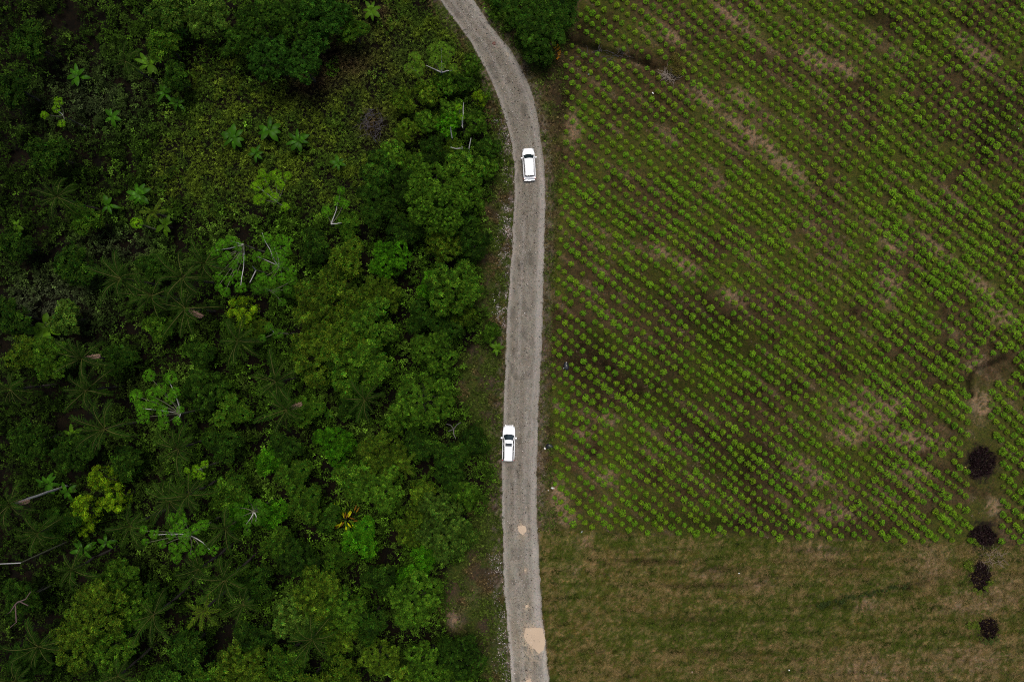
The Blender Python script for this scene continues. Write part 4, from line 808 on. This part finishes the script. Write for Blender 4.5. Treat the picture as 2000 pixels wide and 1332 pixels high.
crumple('plastic_scrap', 1064, 876, .13, .2, .15, M_white, 'white scrap at the foot of the black stump', 'litter', 11)
crumple('plastic_scrap', 1990, 252, .12, .08, .06, M_white, 'small white scrap near the right photo edge', 'litter', 12)
crumple('plastic_scrap', 1443, 1119, .1, .1, .06, M_white, 'tiny white scrap in the upper meadow', 'litter', 13)
crumple('plastic_scrap', 1541, 1308, .1, .12, .06, M_white, 'tiny white scrap near the bottom of the meadow', 'litter', 14)
crumple('plastic_scrap', 1351, 1311, .14, .14, .06, M_twig, 'pinkish scrap near the bottom of the meadow', 'litter', 15)
crumple('plastic_scrap', 1884, 912, .1, .1, .4, plain('yellow_plastic', (.7, .5, .15)), 'tiny yellowish scrap at the rim of the largest dark heap', 'litter', 16)
crumple('plastic_scrap', 971, 236, .12, .1, .08, M_white, 'white scrap on the left verge above the upper car', 'litter', 17)
crumple('plastic_scrap', 990, 266, .14, .1, .08, M_white, 'white scrap at the left road edge just above the upper car', 'litter', 18)
crumple('plastic_scrap', 966, 586, .12, .12, .1, M_white, 'white scrap on the stony left verge between the cars', 'litter', 19)
crumple('pale_rock', 991, 108, .45, .3, .12, plain('pale_rock', (.2, .17, .13), bump=.4), 'pale flat rock on the right road edge at the bend', 'rock', 20)
crumple('reddish_clod', 965, 86, .3, .3, .12, plain('red_clay', (.09, .03, .018)), 'reddish clay clod on the upper road', 'clod', 21)

# ------------------------------------------------------------------ cars
M_paint = plain('white_car_paint', (.86, .87, .88), .25, coat=1.0, noise=.02); M_glass = plain('dark_car_glass', (.012, .020, .024), .06, spec=.8, noise=.1)
M_tyre = plain('tyre_rubber', (.02, .02, .02), .85); M_rim = plain('alloy_rim', (.45, .46, .48), .35, metal=.8, noise=.05)
M_trim = plain('black_trim', (.02, .022, .024), .5); M_red_l = plain('red_lamp_glass', (.45, .012, .015), .2, coat=.5); M_head = plain('headlamp_glass', (.55, .58, .6), .12, coat=1); M_grille = plain('dark_grille', (.03, .03, .035), .4, metal=.4); M_silver = plain('silver_rail', (.6, .61, .62), .3, metal=.7, noise=.03); M_bump = plain('grey_bumper', (.28, .30, .31), .5)
def poly(name, V, F, mat, parent, smooth=True, sub=0, bev=0):
    me = bpy.data.meshes.new(name); me.from_pydata([tuple(v) for v in V], [], [tuple(f) for f in F]); me.materials.append(mat)
    if smooth: me.polygons.foreach_set('use_smooth', [True]*len(me.polygons))
    me.update(); o = link(name, me, parent)
    if bev: b = o.modifiers.new('b', 'BEVEL'); b.width = bev; b.segments = 2
    if sub: s = o.modifiers.new('s', 'SUBSURF'); s.levels = sub; s.render_levels = sub
    return o
def boxm(name, c, s, mat, parent, bev=.02):
    x, y, z = s[0]/2, s[1]/2, s[2]/2; V = [(c[0]+a*x, c[1]+b*y, c[2]+d*z) for a in (-1, 1) for b in (-1, 1) for d in (-1, 1)]
    F = [(0, 1, 3, 2), (4, 6, 7, 5), (0, 4, 5, 1), (2, 3, 7, 6), (0, 2, 6, 4), (1, 5, 7, 3)]
    return poly(name, V, F, mat, parent, smooth=False, bev=bev)
def car(px, py, heading, Lc, Wc, Hc, hood, label, sunroof=False, rear_in=.35, rails=True, long_tail=False, roofw=.68, frow=None, bumper_mat=None, red_tail=True, tail=.16, nose=1.0, mirror=1.0):
    h0 = .09; x, y = W(px, py, .8); o = empty('suv_car', (x, y, h0), heading); hw = Wc/2; yf, yr = Lc/2, -Lc/2
    # lower body: stations along the length (y, half width, top z, bottom z)
    st = [(yf, hw*.50*nose, .66, .36), (yf-.06, hw*.68*nose, .82, .28), (yf-.22, hw*.85*nose, .92, .24), (yf-.55, hw*(.955 if nose > .95 else .92), 1.0, .24), (yf-hood*.6, hw*.985, 1.05, .24), (yf-hood, hw, 1.09, .24), (0, hw, 1.06, .24), (yr+1.3, hw, 1.07, .24), (yr+.6, hw*.99, 1.06, .26), (yr+.22, hw*.96, 1.03, .28), (yr+.06, hw*.90, .96, .32), (yr, hw*.80, .80, .36)]
    V = []; F = []; prof = [(0, 1.02), (.45, 1.015), (.80, 1.0), (.93, .955), (.99, .86), (1.0, .55), (.97, .12), (.90, 0)]; cs = [(s*a, z) for s in (1,) for a, z in prof]+[(-a, z) for a, z in prof[::-1][:-1]]
    m = len(cs)
    for (yy, w, zt, zb) in st:
        for (a, z) in cs: V.append((a*w, yy, zb+(zt-zb)*z))
    for i in range(len(st)-1):
        for k in range(m): F.append((i*m+k, i*m+(k+1) % m, (i+1)*m+(k+1) % m, (i+1)*m+k))
    F.append(tuple(range(m))[::-1]); F.append(tuple((len(st)-1)*m+k for k in range(m)))
    poly('body', V, F, M_paint, o, sub=1)
    # glasshouse rings: belt line and roof edge
    yb0 = yf-hood+.06; yb1 = yr+tail; yt0 = yb0-.72; yt1 = yr+tail+rear_in; zb, zt = 1.03, Hc-.05; rw = Wc*roofw/2; bw = hw*.90
    def ring(y0, y1, w0, w1, z, bow0, bow1, crn=.0):
        P = []; nf, ns = 8, 10
        for i in range(nf): t = i/nf; xx = -w0+2*w0*t; P.append((xx, y0+bow0*(1-(xx/w0)**2), z))
        for i in range(ns): t = i/ns; P.append((w0+(w1-w0)*t, y0+(y1-y0)*t, z))
        for i in range(nf): t = i/nf; xx = w1-2*w1*t; P.append((xx, y1-bow1*(1-abs(xx/w1)**3), z))
        for i in range(ns): t = i/ns; P.append((-(w1+(w0-w1)*t), y1+(y0-y1)*t, z))
        return P
    B_ = ring(yb0, yb1, bw, bw*.93, zb, .16, .10); T_ = ring(yt0, yt1, rw*.97, rw*.93, zt, .10, .07); nR = len(B_)
    mid = [((a[0]+b[0])/2*1.02, (a[1]+b[1])/2, (a[2]+b[2])/2) for a, b in zip(B_, T_)]
    segs = {'windscreen': range(0, 8), 'side_window': None, 'rear_window': range(18, 26)}
    def band(name, ids, mat, grow=0):
        V = []; F = []
        for i in ids:
            j = (i+1) % nR; b = len(V)
            for p in (B_[i], B_[j], mid[i], mid[j], T_[i], T_[j]):
                n_ = Vector((p[0], (p[1]-(yt0+yt1)/2)*.4, .3)).normalized()*grow; V.append((p[0]+n_.x, p[1]+n_.y, p[2]+n_.z))
            F += [(b, b+1, b+3, b+2), (b+2, b+3, b+5, b+4)]
        return poly(name, V, F, mat, o, smooth=False)
    band('windscreen', range(0, 8), M_glass); band('rear_window', range(18, 26), M_glass)
    for ids in ((8, 9, 10), (11, 12, 13), (14, 15, 16, 17)): band('side_window', ids, M_glass)
    for ids in ((35, 34, 33), (32, 31, 30), (29, 28, 27, 26)): band('side_window', ids, M_glass)
    # pillars, proud of the glass
    for i, w in ((0, .05), (8, .05), (18, .06), (26, .06), (11, .03), (33, .03), (14, .035), (30, .035)):
        b0, t0 = Vector(B_[i]), Vector(T_[i]); V0, F0 = tube([b0+Vector((0, 0, 0)), Vector(mid[i])+Vector((0, 0, .012)), t0], [w, w*.9, w*.9], 5); poly('pillar', V0, F0, M_paint, o)
    # roof: domed panel
    V = []; F = []; zr = zt
    for k, f in enumerate((1.035, .97, .6, .0)):
        dz = (.0, .045, .075, .085)[k]
        if f == 0: V.append((0, (yt0+yt1)/2, zr+dz)); continue
        cy = (yt0+yt1)/2
        for p in T_: V.append((p[0]*f, cy+(p[1]-cy)*(1-(1-f)*.6 if f > .9 else f), zr+dz))
    for k in range(2):
        for i in range(nR): F.append((k*nR+i, k*nR+(i+1) % nR, (k+1)*nR+(i+1) % nR, (k+1)*nR+i))
    c = len(V)-1
    for i in range(nR): F.append((2*nR+i, 2*nR+(i+1) % nR, c))
    poly('roof', V, F, M_paint, o)
    if sunroof: boxm('sunroof', (0, yt0-.56, zr+.105), (rw*1.5, .46, .05), M_glass, o, .01)
    for s in (-1, 1):
        if rails:
            V0, F0 = tube([(s*rw*.86, yt0-.35, zr+.05), (s*rw*.88, yt0-.5, zr+.115), (s*rw*.87, (yt0+yt1)/2, zr+.13), (s*rw*.85, yt1+.35, zr+.115), (s*rw*.84, yt1+.22, zr+.05)], [.018]*5, 5); poly('roof_rail', V0, F0, M_silver, o)
        # mirrors
        mm = empty_part = poly('mirror', *[list(q) for q in tube([(s*hw*.95, yb0-.42, 1.10), (s*(hw+.08), yb0-.42, 1.13), (s*(hw+.21), yb0-.44, 1.13)], [.06*mirror, .12*mirror, .10*mirror], 6)], M_paint, o)
        hl = poly('headlight', [(s*hw*.52, yf-.03, .80), (s*hw*.86, yf-.19, .83), (s*hw*.92, yf-.42, .93), (s*hw*.60, yf-.20, .955), ], [(0, 1, 2, 3) if s > 0 else (3, 2, 1, 0)], M_head, o); hl.location = (0, .012, .012)
        boxm('tail_light', (s*hw*.86, yr+.10, .88), (.17, .12, .30), M_red_l, o, .02)
        for yy in (yf-.92, yr+.98):
            wl_ = empty('wheel', (s*(hw-.12), yy, .34)); wl_.parent = o
            q = [(.22, -.11), (.31, -.115), (.345, -.08), (.35, 0), (.345, .08), (.31, .115), (.22, .11)]; V = []; F = []; N_ = 20
            for i in range(N_):
                a = 2*PI*i/N_
                for (r, d) in q: V.append((d, r*math.cos(a), r*math.sin(a)))
            for i in range(N_):
                for k in range(len(q)-1): F.append((i*7+k, i*7+k+1, ((i+1) % N_)*7+k+1, ((i+1) % N_)*7+k))
            poly('tyre', V, F, M_tyre, wl_)
            V = [(s*.06, 0, 0)]; F = []
            for i in range(20): a = 2*PI*i/20; rr_ = .225 if i % 4 < 2 else .20; V.append((s*.10, rr_*math.cos(a), rr_*math.sin(a)))
            for i in range(20): F.append((0, 1+i, 1+(i+1) % 20))
            poly('rim', V, F, M_rim, wl_, smooth=False)
    boxm('grille', (0, yf+.005, .62), (hw*.9, .06, .16), M_grille, o, .01)
    boxm('rear_bumper', (0, yr-.03, .50), (Wc*.86, .22, .24), bumper_mat or M_paint, o, .05)
    boxm('front_bumper', (0, yf-.02, .42), (Wc*.66, .16, .2), M_paint, o, .05)
    boxm('number_plate', (0, yr-.15, .60), (.42, .02, .13), M_silver, o, .005)
    for yy, w in ((yf-hood-.02, bw*1.1),):
        boxm('wiper_cowl', (0, yb0+.10, 1.085), (bw*1.2, .06, .02), M_trim, o, .005)
    for s in (-1, 1):
        V0, F0 = tube([(s*hw*.55, yf-.35, 1.0), (s*hw*.62, yf-hood*.6, 1.075), (s*hw*.66, yf-hood+.1, 1.10)], [.006]*3, 4); poly('bonnet_crease', V0, F0, M_bump, o)
    if rear_in > .11: boxm('roof_spoiler', (0, yt1-.06, zt+.03), (rw*1.7, .18, .035), M_paint, o, .01)
    tag(o, label, 'car', 'white cars driving up the gravel road')
    return o
car(1033, 320.5, math.radians(3.2), 4.55, 1.84, 1.68, 1.12, 'upper white car with plain white roof, driving towards the bend', rear_in=.12, roofw=.71, tail=.42, nose=.86)
car(993.5, 865, math.radians(-1.6), 5.05, 1.86, 1.82, 1.38, 'lower white car with a dark sunroof, hugging the left road edge', sunroof=True, rear_in=.12, roofw=.66, bumper_mat=M_bump, tail=.14, mirror=1.35)
